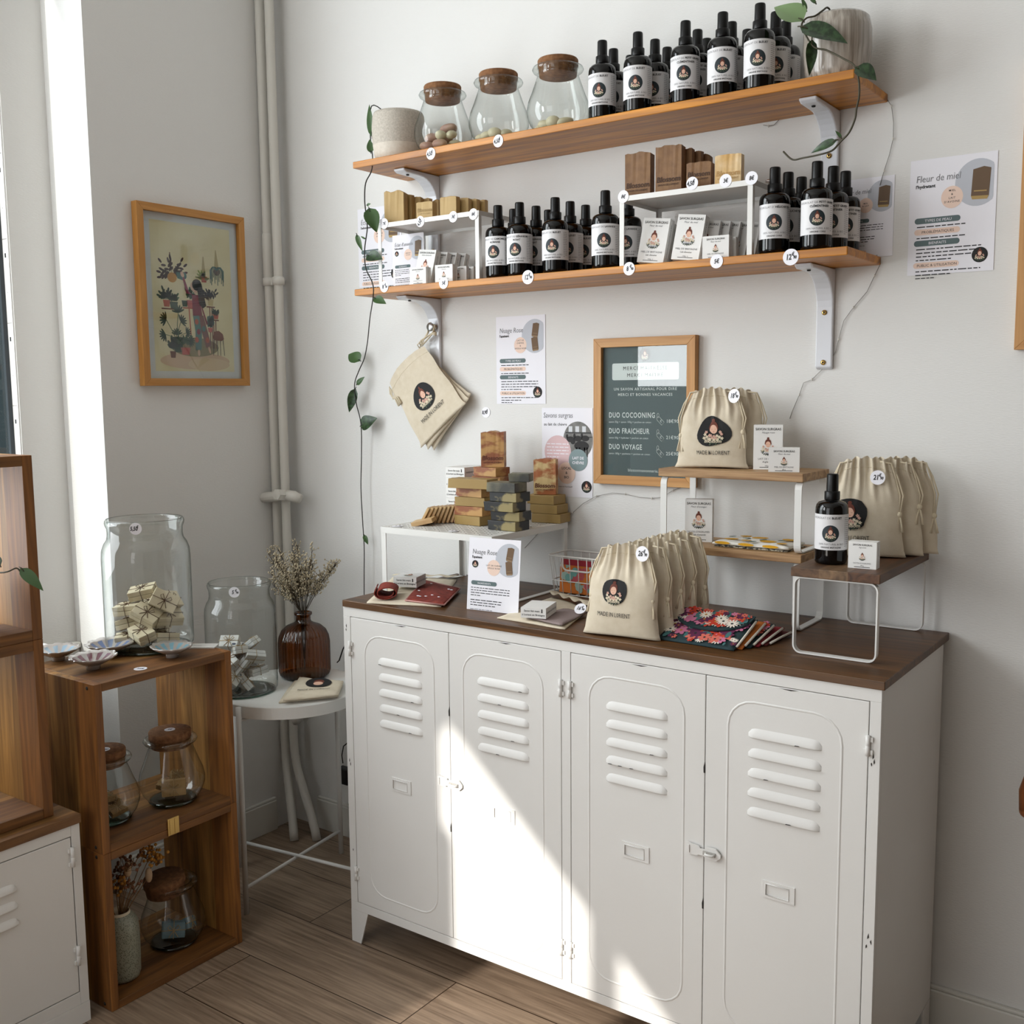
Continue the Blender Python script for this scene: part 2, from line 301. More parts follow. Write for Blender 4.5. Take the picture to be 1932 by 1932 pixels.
# ------------------------------------------------------------------ setting
def floor_mat():
    mt=bpy.data.materials.new('oak_laminate'); mt.use_nodes=True; nt=mt.node_tree; L=nt.links.new; N=nt.nodes.new; b=nt.nodes['Principled BSDF']; b.inputs['Roughness'].default_value=.42
    tc=N('ShaderNodeTexCoord'); br=N('ShaderNodeTexBrick'); br.offset=.37; br.inputs['Scale'].default_value=1; br.inputs['Brick Width'].default_value=1.45; br.inputs['Row Height'].default_value=.215
    br.inputs['Mortar Size'].default_value=.0016; br.inputs['Mortar Smooth'].default_value=.1; br.inputs['Color1'].default_value=(0,0,0,1); br.inputs['Color2'].default_value=(1,1,1,1); br.inputs['Mortar'].default_value=(.5,.5,.5,1)
    mp0=N('ShaderNodeMapping'); mp0.inputs['Location'].default_value=(.33,.06,0); L(tc.outputs['Object'],mp0.inputs[0]); L(mp0.outputs[0],br.inputs['Vector'])
    # grain: rings stretched along x, shifted per board
    sc=N('ShaderNodeVectorMath'); sc.operation='SCALE'; sc.inputs['Scale'].default_value=7.3; L(br.outputs['Color'],sc.inputs[0])
    ad=N('ShaderNodeVectorMath'); L(tc.outputs['Object'],ad.inputs[0]); L(sc.outputs[0],ad.inputs[1])
    mp=N('ShaderNodeMapping'); mp.inputs['Scale'].default_value=(1.1,8.5,1); L(ad.outputs[0],mp.inputs[0])
    n=N('ShaderNodeTexNoise'); n.inputs['Scale'].default_value=.9; n.inputs['Detail'].default_value=2; n.inputs['Distortion'].default_value=.6; L(mp.outputs[0],n.inputs['Vector'])
    mu=N('ShaderNodeMath'); mu.operation='MULTIPLY'; mu.inputs[1].default_value=17; L(n.outputs['Fac'],mu.inputs[0])
    fr=N('ShaderNodeMath'); fr.operation='SINE'; mu2=N('ShaderNodeMath'); mu2.operation='MULTIPLY'; mu2.inputs[1].default_value=2.0; L(mu.outputs[0],mu2.inputs[0]); L(mu2.outputs[0],fr.inputs[0])
    mp3=N('ShaderNodeMapping'); mp3.inputs['Scale'].default_value=(6,130,1); L(ad.outputs[0],mp3.inputs[0]); n3=N('ShaderNodeTexNoise'); n3.inputs['Scale'].default_value=1; n3.inputs['Detail'].default_value=5; L(mp3.outputs[0],n3.inputs['Vector'])
    mx=N('ShaderNodeMath'); mx.operation='MULTIPLY_ADD'; mx.inputs[1].default_value=.075; L(fr.outputs[0],mx.inputs[0]); L(n3.outputs['Fac'],mx.inputs[2])
    r=N('ShaderNodeValToRGB'); e=r.color_ramp.elements; e[0].position=.2; e[1].position=.85; e[0].color=lin('#665444'); e[1].color=lin('#a28c76'); L(mx.outputs[0],r.inputs[0])
    m2=N('ShaderNodeMix'); m2.data_type='RGBA'; m2.blend_type='MULTIPLY'; L(br.outputs['Fac'],m2.inputs[0]); L(r.outputs[0],m2.inputs[6]); m2.inputs[7].default_value=lin('#6b5a4b')
    L(m2.outputs[2],b.inputs['Base Color']); return mt
FLOOR=floor_mat()
XR,YF,ZT=4.4,-4.6,3.35; YJ,YW0,YW1=-.68,-.815,-2.14; XREC=-.20
b=MB(); b.bx(-.45,XR,YF,.1,-.1,0,FLOOR); struct(b.build('floor'))
b=MB(); b.bx(-.45,XR+.1,YF-.1,.1,ZT,ZT+.1,CEIL); struct(b.build('ceiling'))
b=MB(); b.bx(-.45,XR+.1,0,.12,0,ZT,WALL); struct(b.build('wall_back'))
b=MB(); b.bx(XR,XR+.12,YF,0,0,ZT,P('brown_wall','#5c4836',.8)); struct(b.build('wall_right'))
b=MB(); b.bx(-.45,0,YJ,0,0,ZT,WALL)                       # pier between the corner and the window bay
b.bx(-.236,XREC,YW0,YJ,0,ZT,WALL)                          # recessed cheek
b.bx(-.26,XREC,YW1,YW0,0,.30,WALL); b.bx(XREC,0,-1.75,-.86,0,.80,WALL)                          # breast wall under the window; added box keeps sun off the lower reveal
b.bx(-.20,0,YF,YW1-.1,0,ZT,WALL); b.bx(-.248,0,YW1-.1,YW1,0,ZT,WALL)
b.bx(-.45,XREC,YW1,YW0,3.25,ZT,WALL); struct(b.build('wall_left'))
b=MB(); b.bx(XREC,XREC+.018,YW0,YJ,0,.735,TRIM); b.bx(XREC,XREC+.026,YW0,YJ,.735,.755,TRIM); struct(b.build('trim_1',bev=.006))
# window frame and pane
t=bpy.data.objects.new('window_1',None); COL.objects.link(t); t.location=(-.28,(YW0+YW1)/2,2); struct(t)
FRW=P('window_frame_paint','#e8e8e6',.4); GASK=P('window_gasket','#30363b',.5)
def wb(x0,x1,y0,y1,z0,z1,m,bb): bb.bx(x0+.28,x1+.28,y0-t.location.y,y1-t.location.y,z0-2,z1-2,m)
b=MB(); wb(-.236,-.203,YW0-.004,YW0-.0005,.36,3.25,FRW,b); wb(-.26,-.225,YW1,YW1+.01,.36,3.25,FRW,b); wb(-.26,-.205,YW1,YW0-.004,.30,.36,FRW,b); wb(-.26,-.205,YW1,YW0-.004,3.2,3.25,FRW,b)
b.build('window_frame',t)
MK=P('strip_mark','#2b2b2b',.5); MK2=P('strip_mark_light','#a5a29f',.5)
b=MB(); wb(-.243,-.232,YW0-.016,YW0-.004,.36,3.2,GASK,b)
for k in range(9): z_=.95+.235*k; wb(-.222,-.216,YW0-.0048,YW0-.004,z_,z_+.012,MK,b); wb(-.232,-.207,YW0-.0046,YW0-.004,z_+.05,z_+.053,MK2,b); wb(-.219,-.217,YW0-.0046,YW0-.004,z_-.1,z_-.096,MK2,b)
b.build('gasket',t)
b=MB(); wb(-.242,-.238,YW1+.01,YW0-.010,.36,3.2,CLEAR,b); b.build('glass_pane',t)
# unseen front wall behind the camera, openings shaped to cast the sun patches
b=MB(); fxf=lambda x,z,y: Vector((x,YF-y,z))
def wpoly(pts):
    n=len(pts); b.add([fxf(x,z,0) for x,z in pts]+[fxf(x,z,.04) for x,z in pts],[tuple(range(n)),tuple(range(2*n-1,n-1,-1))]+[(i,i+n,(i+1)%n+n,(i+1)%n) for i in range(n)],WALL)
wpoly([(-.2,0),(.41,0),(.41,2.03),(.372,2.07),(.372,2.30),(.402,2.334),(.402,ZT),(-.2,ZT)])
wpoly([(.402,2.334),(1.62,1.208),(1.62,ZT),(.402,ZT)]); wpoly([(1.62,0),(XR,0),(XR,ZT),(1.62,ZT)]); wpoly([(.813,.1),(.888,.1),(.888,1.9),(.813,2.0)]); wpoly([(.41,0),(1.62,0),(1.62,.1),(.41,.1)])
struct(b.build('wall_front_sun_mask'))
# baseboards
b=MB(); b.bx(.12,XR,-.016,0,0,.105,TRIM); b.bx(.12,XR,-.012,0,.105,.114,TRIM); struct(b.build('baseboard_back',bev=.003))
b=MB(); b.bx(0,.016,YJ,-.10,0,.105,TRIM); b.bx(0,.012,YJ,-.10,.105,.114,TRIM); struct(b.build('baseboard_left',bev=.003))
# facade across the street
FAC=P('green_facade','#bdd3c8',.8,noise=(1.5,.4,'#a9c4b7')); 
b=MB(); b.bx(-6.6,-6.2,-9,7,-.2,4.6,FAC); 
for k in range(5): b.bx(-6.2,-6.12,-8+3*k,-6.4+3*k,.9,2.6,P('facade_window','#2f3b3a',.2))
b.bx(-6.2,-6.1,-9,7,2.9,3.05,P('facade_ledge','#9fb0a8',.8))
tag(b.build('facade'),'green grey building front seen through the window','building')
# ------------------------------------------------------------------ big white locker sideboard
CX0,CX1,CYF,CYB,ZC=.753,2.162,-.4907,-.034,.955
MC=empty('locker_sideboard',((CX0+CX1)/2,(CYF+CYB)/2,0),'long white metal locker sideboard with dark wooden top, four louvred doors','sideboard')
ox,oy=-MC.location.x,-MC.location.y
def L_(b): 
    b.v=[(x+ox,y+oy,z) for x,y,z in b.v]; return b
b=MB(); b.bx(CX0,CX1,CYF+.014,CYB,.095,.936,LOCK)
b.bx(CX0,CX1,CYF,CYF+.0138,.912,.937,LOCK); b.bx(CX0,CX1,CYF,CYF+.0138,.093,.117,LOCK)
for x0,x1 in((CX0,.7775),(1.4445,1.4685),(2.1405,CX1)): b.bx(x0,x1,CYF,CYF+.0135,.1171,.9119,LOCK)
b.bx(.7780,1.444,CYF+.0125,CYF+.0139,.1175,.9115,DARK); b.bx(1.469,2.140,CYF+.0125,CYF+.0139,.1175,.9115,DARK)
rr=random.Random(3)
fx=plane((0,CYF-.0004,0),(1,0,0),(0,0,1))
for cx,cz in((2.149,.80),(2.151,.79),(2.146,.785),(2.15,.44),(2.147,.42),(2.155,.43),(.763,.88),(.762,.87),(.765,.50),(.762,.51),(.766,.26)):
    b.poly(fx,[(cx+rr.uniform(-.0015,.0015),cz),(cx+.002,cz+.004),(cx+.001,cz+rr.uniform(.008,.014)),(cx-.001,cz+.006)],CHIP,.0002)
L_(b).build('carcass',MC,bev=.0025)
b=MB(); b.bx(CX0+.002,CX1+.006,CYF-.0045,-.012,.9372,ZC,WALN)
L_(b).build('wooden_top',MC,bev=.0015,label='dark stained plank top')
for sx,sy in((0,0),(1,0),(0,1),(1,1)):
    x=CX0 if sx==0 else CX1; d=1 if sx==0 else -1; y=CYF if sy==0 else CYB; e=1 if sy==0 else -1
    b=MB(); vs=[]
    for z,wx,wy in((.0,.034,.034),(.093,.062,.062)):
        vs+=[(x,y,z),(x+d*wx,y,z),(x+d*wx,y+e*.004,z),(x+d*.004,y+e*.004,z),(x+d*.004,y+e*wy,z),(x,y+e*wy,z)]
    b.add(vs,[(0,1,2,3,4,5),(6,7,8,9,10,11)]+[(i,(i+1)%6,(i+1)%6+6,i+6) for i in range(6)],LOCK); L_(b).build('leg',MC)
def louver(b,x0,x1,zt,M=None,hgt=.0195,dp=.0065):
    n=22;vs=[];fs=[];K=6; w=x1-x0
    for i in range(n+1):
        t=i/n; x=x0+w*t; e=min(t,1-t)*w/.020; s_=math.sqrt(max(0,1-(1-min(e,1))**2))
        for k in range(K+1):
            q=k/K; z=zt-hgt*(1-s_)*.55-hgt*(1-(1-s_)*.55)*q; y=-dp*s_*math.sin(q*PI/2)**.8
            vs.append((x,y,z))
        vs.append((x,.001,zt-hgt-.001))
    for i in range(n):
        for k in range(K+1): a=i*(K+2)+k; fs.append((a,a+K+2,a+K+3,a+1))
    b.add(vs,fs,LOCK,True,M)
def bead(b,x0,x1,z0,z1,r,M=None,rad=.0042): b.tube(rloop(x0,x1,z0,z1,r),rad*.9,LOCK,8,True,M=M,flat=1)
def labelholder(b,xc,zc,M=None,w=.068,h=.036):
    for x0,x1,z0,z1 in((-w/2,w/2,h/2-.006,h/2),(-w/2,w/2,-h/2,-h/2+.006),(-w/2,-w/2+.007,-h/2+.006,h/2-.006),(w/2-.012,w/2,-h/2+.006,h/2-.006)): b.bx(xc+x0,xc+x1,-.0022,.0,zc+z0,zc+z1,LOCK,M)
    b.tube([(xc-w/2+.007,-.0024,zc-h/2+.006),(xc+w/2-.012,-.0024,zc-h/2+.006),(xc+w/2-.012,-.0024,zc+h/2-.006),(xc-w/2+.007,-.0024,zc+h/2-.006)],.0011,LOCK,6,True,M=M)
    for k in(-1,0,1): b.lathe([(0,-.0025),(.0045,-.0025),(.0045,.0)],LOCK,10,M=(M or Matrix())@Matrix.Translation((xc+w/2,0,zc+k*h*.33))@Matrix.Rotation(PI/2,4,'X')@Matrix.Translation((0,0,0)))
def hinge(b,x,z,M=None,h=.04):
    T=(M or Matrix())@Matrix.Translation((x,-.004,z))
    b.lathe([(0,-h/2),(.0045,-h/2),(.0045,-.001),(.0038,0),(.0045,.001),(.0045,h/2),(0,h/2)],LOCK,10,M=T)
    b.bx(-.009,.009,0,.004,-h/2+.003,-h/2+.012,LOCK,T); b.bx(-.009,.009,0,.004,h/2-.012,h/2-.003,LOCK,T)
DX=((.779,1.1122,-1),(1.1138,1.443,1),(1.470,1.8022,-1),(1.8038,2.139,1))
for i,(x0,x1,hs) in enumerate(DX):
    T=Matrix.Translation((ox,oy+CYF,0)); b=MB(); b.bx(x0,x1,0,.011,.1185,.9105,LOCK,T)
    xc=(x0+x1)/2-(.0 if i!=1 else .004); bead(b,xc-.118,xc+.118,.158,.870,.056,T@Matrix.Translation((0,.0023,0)))
    for k in range(5): louver(b,xc-.073+.004*(i==0),xc+.079,.817-.0413*k,T)
    for k in range(4):
        lx=xc-.07+rr.random()*.14; lz=.798-.0413*rr.randrange(5); b.poly(plane((0,-.0090,0),(1,0,0),(0,0,1)) if 0 else (lambda x,y,h,T=T:T@Vector((x,-.0072-h,y))),[(lx,lz),(lx+.012,lz+.0006),(lx+.009,lz+.002),(lx+.002,lz+.0018)],CHIP,0)
    b.poly(lambda x,y,h,T=T:T@Vector((x,-.0004-h,y)),[(xc-.01,.9085),(xc+.03,.909),(xc+.014,.9062),(xc+.004,.9072)],CHIP,.0001)
    ez=x1 if hs<0 else x0
    for zz in(.70,.40): b.poly(lambda x,y,h,T=T:T@Vector((x,-.0004-h,y)),[(ez-.002,zz),(ez,zz),(ez,zz+.025),(ez-.0025,zz+.012)],CHIP,.0001)
    D=b.build('door',MC,bev=.0012)
    for zz in(.826,.201): h=MB(); hinge(h,x0-.0008 if hs<0 else x1+.0008,zz,T); h.build('hinge',D)
    h=MB(); labelholder(h,(.947,1.277,1.639,1.969)[i],.484,T); h.build('label_holder',D)
    if hs<0:
        h=MB(); xg=x1+.0008; U=T@Matrix.Translation((xg,-.003,.529))
        pts=[(-.036,.013),(-.008,.010),(-.006,.006),(.004,.006),(.008,.012),(.030,.013),(.041,.002),(.041,-.004),(.031,-.013),(.006,-.012),(.002,-.008),(-.010,-.008),(-.012,-.011),(-.036,-.012)]
        n=len(pts); h.add([(x,-.004,z) for x,z in pts]+[(x,0,z) for x,z in pts],[tuple(range(n))]+[(k,(k+1)%n,(k+1)%n+n,k+n) for k in range(n)],LOCK,False,U)
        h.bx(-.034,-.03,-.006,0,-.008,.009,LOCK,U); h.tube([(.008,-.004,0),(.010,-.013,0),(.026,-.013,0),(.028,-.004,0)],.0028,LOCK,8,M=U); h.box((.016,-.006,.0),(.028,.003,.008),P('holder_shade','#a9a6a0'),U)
        h.build('latch',D,label='white painted hasp latch')
# ------------------------------------------------------------------ wall shelves
def bracket(par,x,z,ln=.235,out=.158):
    b=MB(); w_=.040
    n=7; V=[(0,-ln),(0,0),(-out,0)]
    # outer profile (wall side / shelf side) and inner profile with the curved throat, extruded over the width
    outer=[(0,-ln)]+[(0,-ln*k/8) for k in range(7,0,-1)]+[(0,0)]+[(-out*k/8,0) for k in range(1,9)]
    th=.012; R_=.075; inner=[(-th,-ln)]
    c=(-th-R_,-th-R_); pts=[(-th,-ln*.96),(-th,-th-R_)]
    for k in range(1,8): a=math.radians(90*k/8); pts.append((c[0]+R_*math.cos(a),c[1]+R_*math.sin(a)))
    pts+= [(c[0],-th),(-out+.012,-th*.9),(-out+.002,-th*.5)]
    path=[(0,-ln+.004),(0,0)]
    prof=[(0,-ln+.003),(0,0),(-out,0)]+[(y,zz) for y,zz in reversed(pts)]
    n=len(prof); vs=[(x-w_/2,y-.0005,z+zz-.0005) for y,zz in prof]+[(x+w_/2,y-.0005,z+zz-.0005) for y,zz in prof]
    b.add(vs,[tuple(range(n)),tuple(range(2*n-1,n-1,-1))]+[(i,i+n,(i+1)%n+n,(i+1)%n) for i in range(n)],BRK)
    o=b.build('bracket',par,bev=.004,label='white enamelled metal bracket')
    for zz in(-.10,-.215): s=MB(); s.lathe([(0,.0035),(.004,.0035),(.0062,.002),(.0062,0)],BRASS,12,M=Matrix.Translation((x,-.0125,z+zz))@Matrix.Rotation(PI/2,4,'X')); s.bx(x-.002,x+.002,-.0168,-.0160,z+zz-.002,z+zz+.002,DARK); s.build('screw',o)
    for yy in(-.06,-.12): s=MB(); s.lathe([(0,.003),(.004,.003),(.005,.0)],DARK,10,M=Matrix.Translation((x,yy,z-.0115))@Matrix.Rotation(PI,4,'X')); s.build('screw',o)
    return o
Z1,Z2,SD=2.1463,1.7935,-.2316
def shelf(x0,x1,z,bx_,label):
    t=empty('wall_shelf',(0,0,0),label,'shelf','pine wall shelves')
    b=MB(); b.box((0,0,0),(x1-x0,-SD-.001,.0181),PINE); b.build('board',t,bev=.002,loc=((x0+x1)/2,SD/2-.0005,z-.009))
    for x in bx_: bracket(t,x,z-.0182)
    return t
shelf(.5794,1.9925,Z1,(.686,1.868),'upper varnished pine wall shelf holding cork jars, tall row of bottles and ribbed pot')
shelf(.5731,1.9884,Z2,(.684,1.866),'lower varnished pine wall shelf holding two white metal risers with soaps')
# ------------------------------------------------------------------ pipes in the corner
PX_,PY_=.0195,-.060
HP=empty('heating_pipes',(PX_,PY_,0),'pair of white painted vertical heating pipes in the room corner','pipes')
def pipe(dx,bend):
    pts=[(dx+bend[0]*q,bend[1]*q,z) for q,z in((1,.0),(.93,.03),(.75,.08),(.5,.135),(.27,.185),(.1,.23),(.02,.28),(0,.33))]+[(dx,0,z) for z in (.6,1.0,1.25,1.5,1.9,2.3,2.8,ZT-.001)]
    MB().tube(pts,.0148,PIPEM,14).build('tube',HP)
pipe(0,(.115,-.075)); pipe(.046,(.13,-.03))
b=MB(); b.lathe([(.0148,-.075),(.0172,-.07),(.0172,.07),(.0148,.075)],PIPEM,14,c=(0,0,1.945)); b.build('sleeve',HP)
for z_ in(1.865,.44):
    b=MB(); ring=[(.015,-.014),(.0195,-.012),(.0205,0),(.0195,.012),(.015,.014)]; b.lathe(ring,PIPEM,14,c=(0,0,z_)); b.lathe(ring,PIPEM,14,c=(.046,0,z_)); b.bx(.016,.032,-.008,.008,z_-.012,z_+.012,PIPEM); b.build('clamp',HP)
MB().tube([(.046,0,.44),(.08,-.035,.425),(.12,-.05,.41)],[.012,.013,.017],PIPEM,12).build('stub',HP)
VM=Matrix.Translation((.0555,-.025,1.165))
b=MB(); M_=Matrix.Rotation(math.radians(-8),4,'Y')@Matrix.Rotation(-PI/2,4,'Y'); b.lathe([(0,.095),(.006,.096),(.006,.093),(.0135,.094),(.0165,.090),(.0165,.02),(.013,.012),(0,.012)],PIPEM,32,M=VM@Matrix.Translation((.012,-.012,0))@M_,rib=(12,.05,3,5)); vk=b.build('valve_knob',HP)
b=MB(); b.lathe([(.019,-.02),(.021,.0),(.019,.022),(0,.024)],PIPEM,6,M=VM@Matrix.Translation((.014,-.014,.002))@Matrix.Rotation(PI/2.2,4,'X'),smooth=False,capb=True); b.build('valve_nut',HP)
b=MB(); b.tube([(.02,.0,0),(.045,.012,-.004),(.068,.02,-.012)],[.018,.019,.015],PIPEM,12,M=VM); b.build('valve_body',HP)
# ------------------------------------------------------------------ frames
def frame(par,w,h,fw,d,mv,mh,glass=True,back=PAPER):
    """frame in local x (width) z (height), back on y=0, front at -d"""
    for nm,x0,x1,z0,z1,mm in(('frame_top',-w/2,w/2,h/2-fw,h/2,mh),('frame_bottom',-w/2,w/2,-h/2,-h/2+fw,mh),('frame_left',-w/2,-w/2+fw,-h/2+fw,h/2-fw,mv),('frame_right',w/2-fw,w/2,-h/2+fw,h/2-fw,mv)):
        pass
    b=MB()
    for sx,sz,a in((0,1,0),(0,-1,1),(-1,0,2),(1,0,3)):
        if sz: o=[(-w/2,sz*h/2),(w/2,sz*h/2),(w/2-fw,sz*(h/2-fw)),(-w/2+fw,sz*(h/2-fw))]; mm=mh
        else: o=[(sx*w/2,-h/2),(sx*w/2,h/2),(sx*(w/2-fw),h/2-fw),(sx*(w/2-fw),-h/2+fw)]; mm=mv
        vs=[(x,-d,z) for x,z in o]+[(x,-.001,z) for x,z in o]; b.add(vs,[(0,1,2,3),(7,6,5,4)]+[(i,i+4,(i+1)%4+4,(i+1)%4) for i in range(4)],mm)
    b.build('frame',par,bev=.0008)
    if glass: b=MB(); b.bx(-w/2+fw*.8,w/2-fw*.8,-d*.52-.001,-d*.52,-h/2+fw*.8,h/2-fw*.8,PICG); b.build('glass',par)
    return plane((0,-d*.42,0),(1,0,0),(0,0,1))
# menu sign
t=empty('framed_sign',(1.3935,-.0008,1.4435),'oak framed teal sign with white lettering and price list leaning above the sideboard','sign')
SGN=P('sign_teal','#566467',.6); xf=frame(t,.298,.386,.0235,.022,OAK,OAKH)
b=MB(); b.rrect(xf,-.13,-.175,.13,.175,SGN,0,0)
W_=P('sign_white','#eef1f1',.6)
emblem(b,xf,0,.148,.0165,BLACKP); b.rrect(xf,-.098,.083,.098,.127,W_,.005)
b.text(xf,'MERCI MAÎTRESSE',0,.109,.0135,INK,space=1.25); b.text(xf,'MERCI MAÎTRE',0,.091,.0135,INK,space=1.25)
b.text(xf,'UN SAVON ARTISANAL POUR DIRE',0,.056,.0100,W_,space=1.2,bold=.015,h=.0006); b.text(xf,'MERCI ET BONNES VACANCES',0,.0415,.0100,W_,space=1.2,bold=.015,h=.0006)
for k,(n_,d_,p_) in enumerate((('DUO COCOONING','savon 50g + savon 100g + pochon en coton','18€90'),('DUO FRAICHEUR','savon 50g + hydrolat + pochon en coton','21€90'),('DUO VOYAGE','savon 100g + pochette + pochon en coton','25€90'))):
    z=-.0155-.042*k; b.text(xf,n_,-.108,z,.0195,W_,'L',wide=.72,bold=.02,space=1.15); b.text(xf,d_,-.108,z-.014,.0072,W_,'L'); b.text(xf,p_,.063,z-.0125,.0125,W_,'L',bold=.01,space=1.1)
    tg=[(.040,z+.002),(.046,z-.006),(.058,z-.012),(.052,z-.020)]
    pl=[(.036,z+.0),(.041,z+.004),(.045,z+.001),(.0575,z-.011),(.0505,z-.019),(.037,z-.006)]
    b.tube([xf(x,y,.0006) for x,y in pl],.0006,W_,4,True); b.tube([xf(.0395+.003*math.cos(a),z+.006+.006*math.sin(a),.0006) for a in [i*PI/5 for i in range(10)]],.0005,W_,4,True)
    b.text(xf,'€',.048,z-.012,.010,W_)
b.text(xf,'blossomsavonnerie.fr',0,-.158,.0115,W_); b.build('printed_sheet',t)
# plant picture on the left wall (flat print: woman watering plants)
t=empty('framed_picture',(.0008,-.3575,1.792),'oak framed print of a woman watering many houseplants on the left wall','picture',rz=PI/2)
W2,H2=.395,.533; xf=frame(t,W2,H2,.0225,.026,WOOD('oak_frame_v2','#a8712f','#bd8744',2,.45,1.2),WOOD('oak_frame_h2','#a8712f','#bd8744',0,.45,1.2))
b=MB(); b.rrect(xf,-.19,-.26,.19,.26,P('mat_board','#dcdce0',.8),0,0); b.rrect(xf,-.147,-.222,.147,.222,P('art_ground','#efe3c2',.8,noise=(7,.2,'#e0d0a6')),0,.0002)
A=lambda n,c:P('art_'+n,c,.8)
PKF=A('floor_wash','#d8b79c'); b.ell(xf,0,-.19,.13,.026,PKF,.0003,n=24); b.ell(xf,.05,-.2,.08,.02,A('wash2','#dfc4a4'),.00035,n=20)
b.ell(xf,0,-.148,.088,.029,A('rug','#8b7e5e'),.0004,n=28)
DG,MG,TG=A('dkgreen','#23402c'),A('green','#3e6140'),A('teal','#3c6a66'); TC,PINKP,MUST=A('terracotta','#b4553c'),A('pinkpot','#c4625c'),A('mustard','#c58a3a'); BRN,MAR,BLKH=A('brown','#6e3a2b'),A('maroon','#84223c'),A('hair','#1d1718'); SK=A('skin','#dcb59c')
def pot(x,y,w_,h_,m): b.poly(xf,[(x-w_*.36,y),(x+w_*.36,y),(x+w_*.5,y+h_),(x-w_*.5,y+h_)],m,.0006)
def sprig(x,y,n,r,m,seed,a0=20,a1=160,lf=.012):
    q=random.Random(seed)
    for i in range(n):
        a=math.radians(q.uniform(a0,a1)); l=r*q.uniform(.5,1); ex,ey=x+l*math.cos(a),y+l*math.sin(a)
        b.poly(xf,[(x,y),(x+.0008,y),(ex,ey)],m,.0005)
        for k in(.45,.7,1): b.ell(xf,x+(ex-x)*k,y+(ey-y)*k,lf,lf*.42,m,.0006,rot=a+(.8 if k<.9 else 0)*(1 if i%2 else -1),n=8)
sprig(-.075,.062,16,.066,A('purpleleaf','#4a2f33'),1,10,200,.009); b.ell(xf,-.075,.058,.017,.015,MUST,.0007); b.poly(xf,[(-.075,.07),(-.082,.132),(-.078,.132)],BRN,.0005)
b.poly(xf,[(-.056,.057),(-.034,.052),(-.034,.074),(-.060,.076)],TG,.0008); b.ell(xf,-.03,.066,.008,.010,TG,.0007)
sprig(.042,.062,12,.028,A('lightgreen','#8f9a55'),2,0,180,.006); pot(.042,.052,.024,.018,TC); b.poly(xf,[(.033,.07),(.040,.13),(.044,.13),(.050,.07)],A('string','#b9a67c'),.0004)
for i in range(15): a=math.radians(200+i*10); x_=.092+.026*math.cos(math.radians(i*12)); b.tube([xf(.092,.092,.0006),xf(.092+.6*(x_-.092),.103,.0006),xf(x_,.092,.0006),xf(x_*1.0,.092-.022-.03*((i*7)%5)/5,.0006)],.0013,TG,4)
b.ell(xf,.092,.088,.012,.012,BRN,.0009); b.poly(xf,[(.083,.10),(.089,.155),(.092,.155),(.101,.10)],A('string','#b9a67c'),.0004)
sprig(-.10,-.008,9,.036,DG,3,20,160,.009); pot(-.098,-.030,.026,.020,TC); sprig(-.075,-.012,9,.026,MG,4,20,160,.008); pot(-.073,-.034,.030,.020,DG); b.rrect(xf,-.117,-.038,-.058,-.034,BRN,0,.0005)
pot(-.033,-.026,.022,.018,DG); pot(-.012,-.028,.028,.022,PINKP); sprig(-.014,-.004,6,.034,MG,6,50,130,.010); b.rrect(xf,-.04,-.032,.004,-.028,TC,0,.0005); b.poly(xf,[(-.020,-.03),(-.016,-.03),(-.012,-.125),(-.016,-.125)],TC,.0004)
# monstera
def monst(x,y,r,rot): 
    for k in range(-3,4): a=rot+k*.42; b.ell(xf,x+r*.42*math.cos(a),y+r*.42*math.sin(a),r*.46,r*.11,DG,.0007,rot=a,n=8)
for x,y,r,a in((-.103,-.068,.028,2.9),(-.058,-.045,.028,1.7),(-.050,-.072,.026,.6),(-.108,-.113,.026,3.5),(-.066,-.112,.024,1.6),(-.032,-.105,.022,.3),(-.02,-.13,.022,-.3)):
    b.tube([xf(x,y,.0005),xf((x-.06)/2-.005,(y-.12)/2,.0005),xf(-.062,-.14,.0005)],.0010,MG,4); monst(x,y,r,a)
pot(-.062,-.165,.036,.046,DG); sprig(-.035,-.14,10,.03,MG,8,20,160,.008); pot(-.037,-.172,.036,.022,PINKP); sprig(-.083,-.158,6,.04,DG,9,50,130,.012); pot(-.083,-.182,.022,.020,BRN)
# woman
b.poly(xf,[(-.005,-.05),(.030,-.048),(.022,-.155),(.000,-.157),(.002,-.10)],A('trouser_teal','#4e7472'),.0008); b.poly(xf,[(.018,-.05),(.034,-.05),(.060,-.140),(.040,-.150),(.024,-.095)],A('trouser_rust','#7a4a45'),.0009)
for x,y,m_ in((.008,-.07,TC),(.014,-.10,MAR),(.006,-.125,TC),(.034,-.09,TG),(.046,-.125,TC)): b.ell(xf,x,y,.007,.009,m_,.00095)
b.ell(xf,.012,-.165,.005,.010,SK,.0008); b.ell(xf,.053,-.156,.004,.011,SK,.0008,rot=.3)
b.poly(xf,[(-.006,.012),(.022,.012),(.030,-.05),(-.005,-.052)],MAR,.0010); b.poly(xf,[(-.006,.012),(.004,.000),(-.016,.020),(-.032,.062),(-.038,.060),(-.026,.014)],MAR,.0011); b.ell(xf,-.038,.070,.006,.009,SK,.0010,rot=.5)
b.poly(xf,[(.020,.0),(.027,-.012),(.050,-.075),(.044,-.078)],MAR,.0011); b.ell(xf,.008,.022,.006,.009,SK,.0010); b.ell(xf,.002,.036,.013,.014,SK,.0011)
b.ell(xf,.014,.042,.018,.018,BLKH,.0012); b.poly(xf,[(.006,.05),(.032,.046),(.046,-.02),(.034,-.028),(.020,-.016),(.016,.02)],BLKH,.0012)
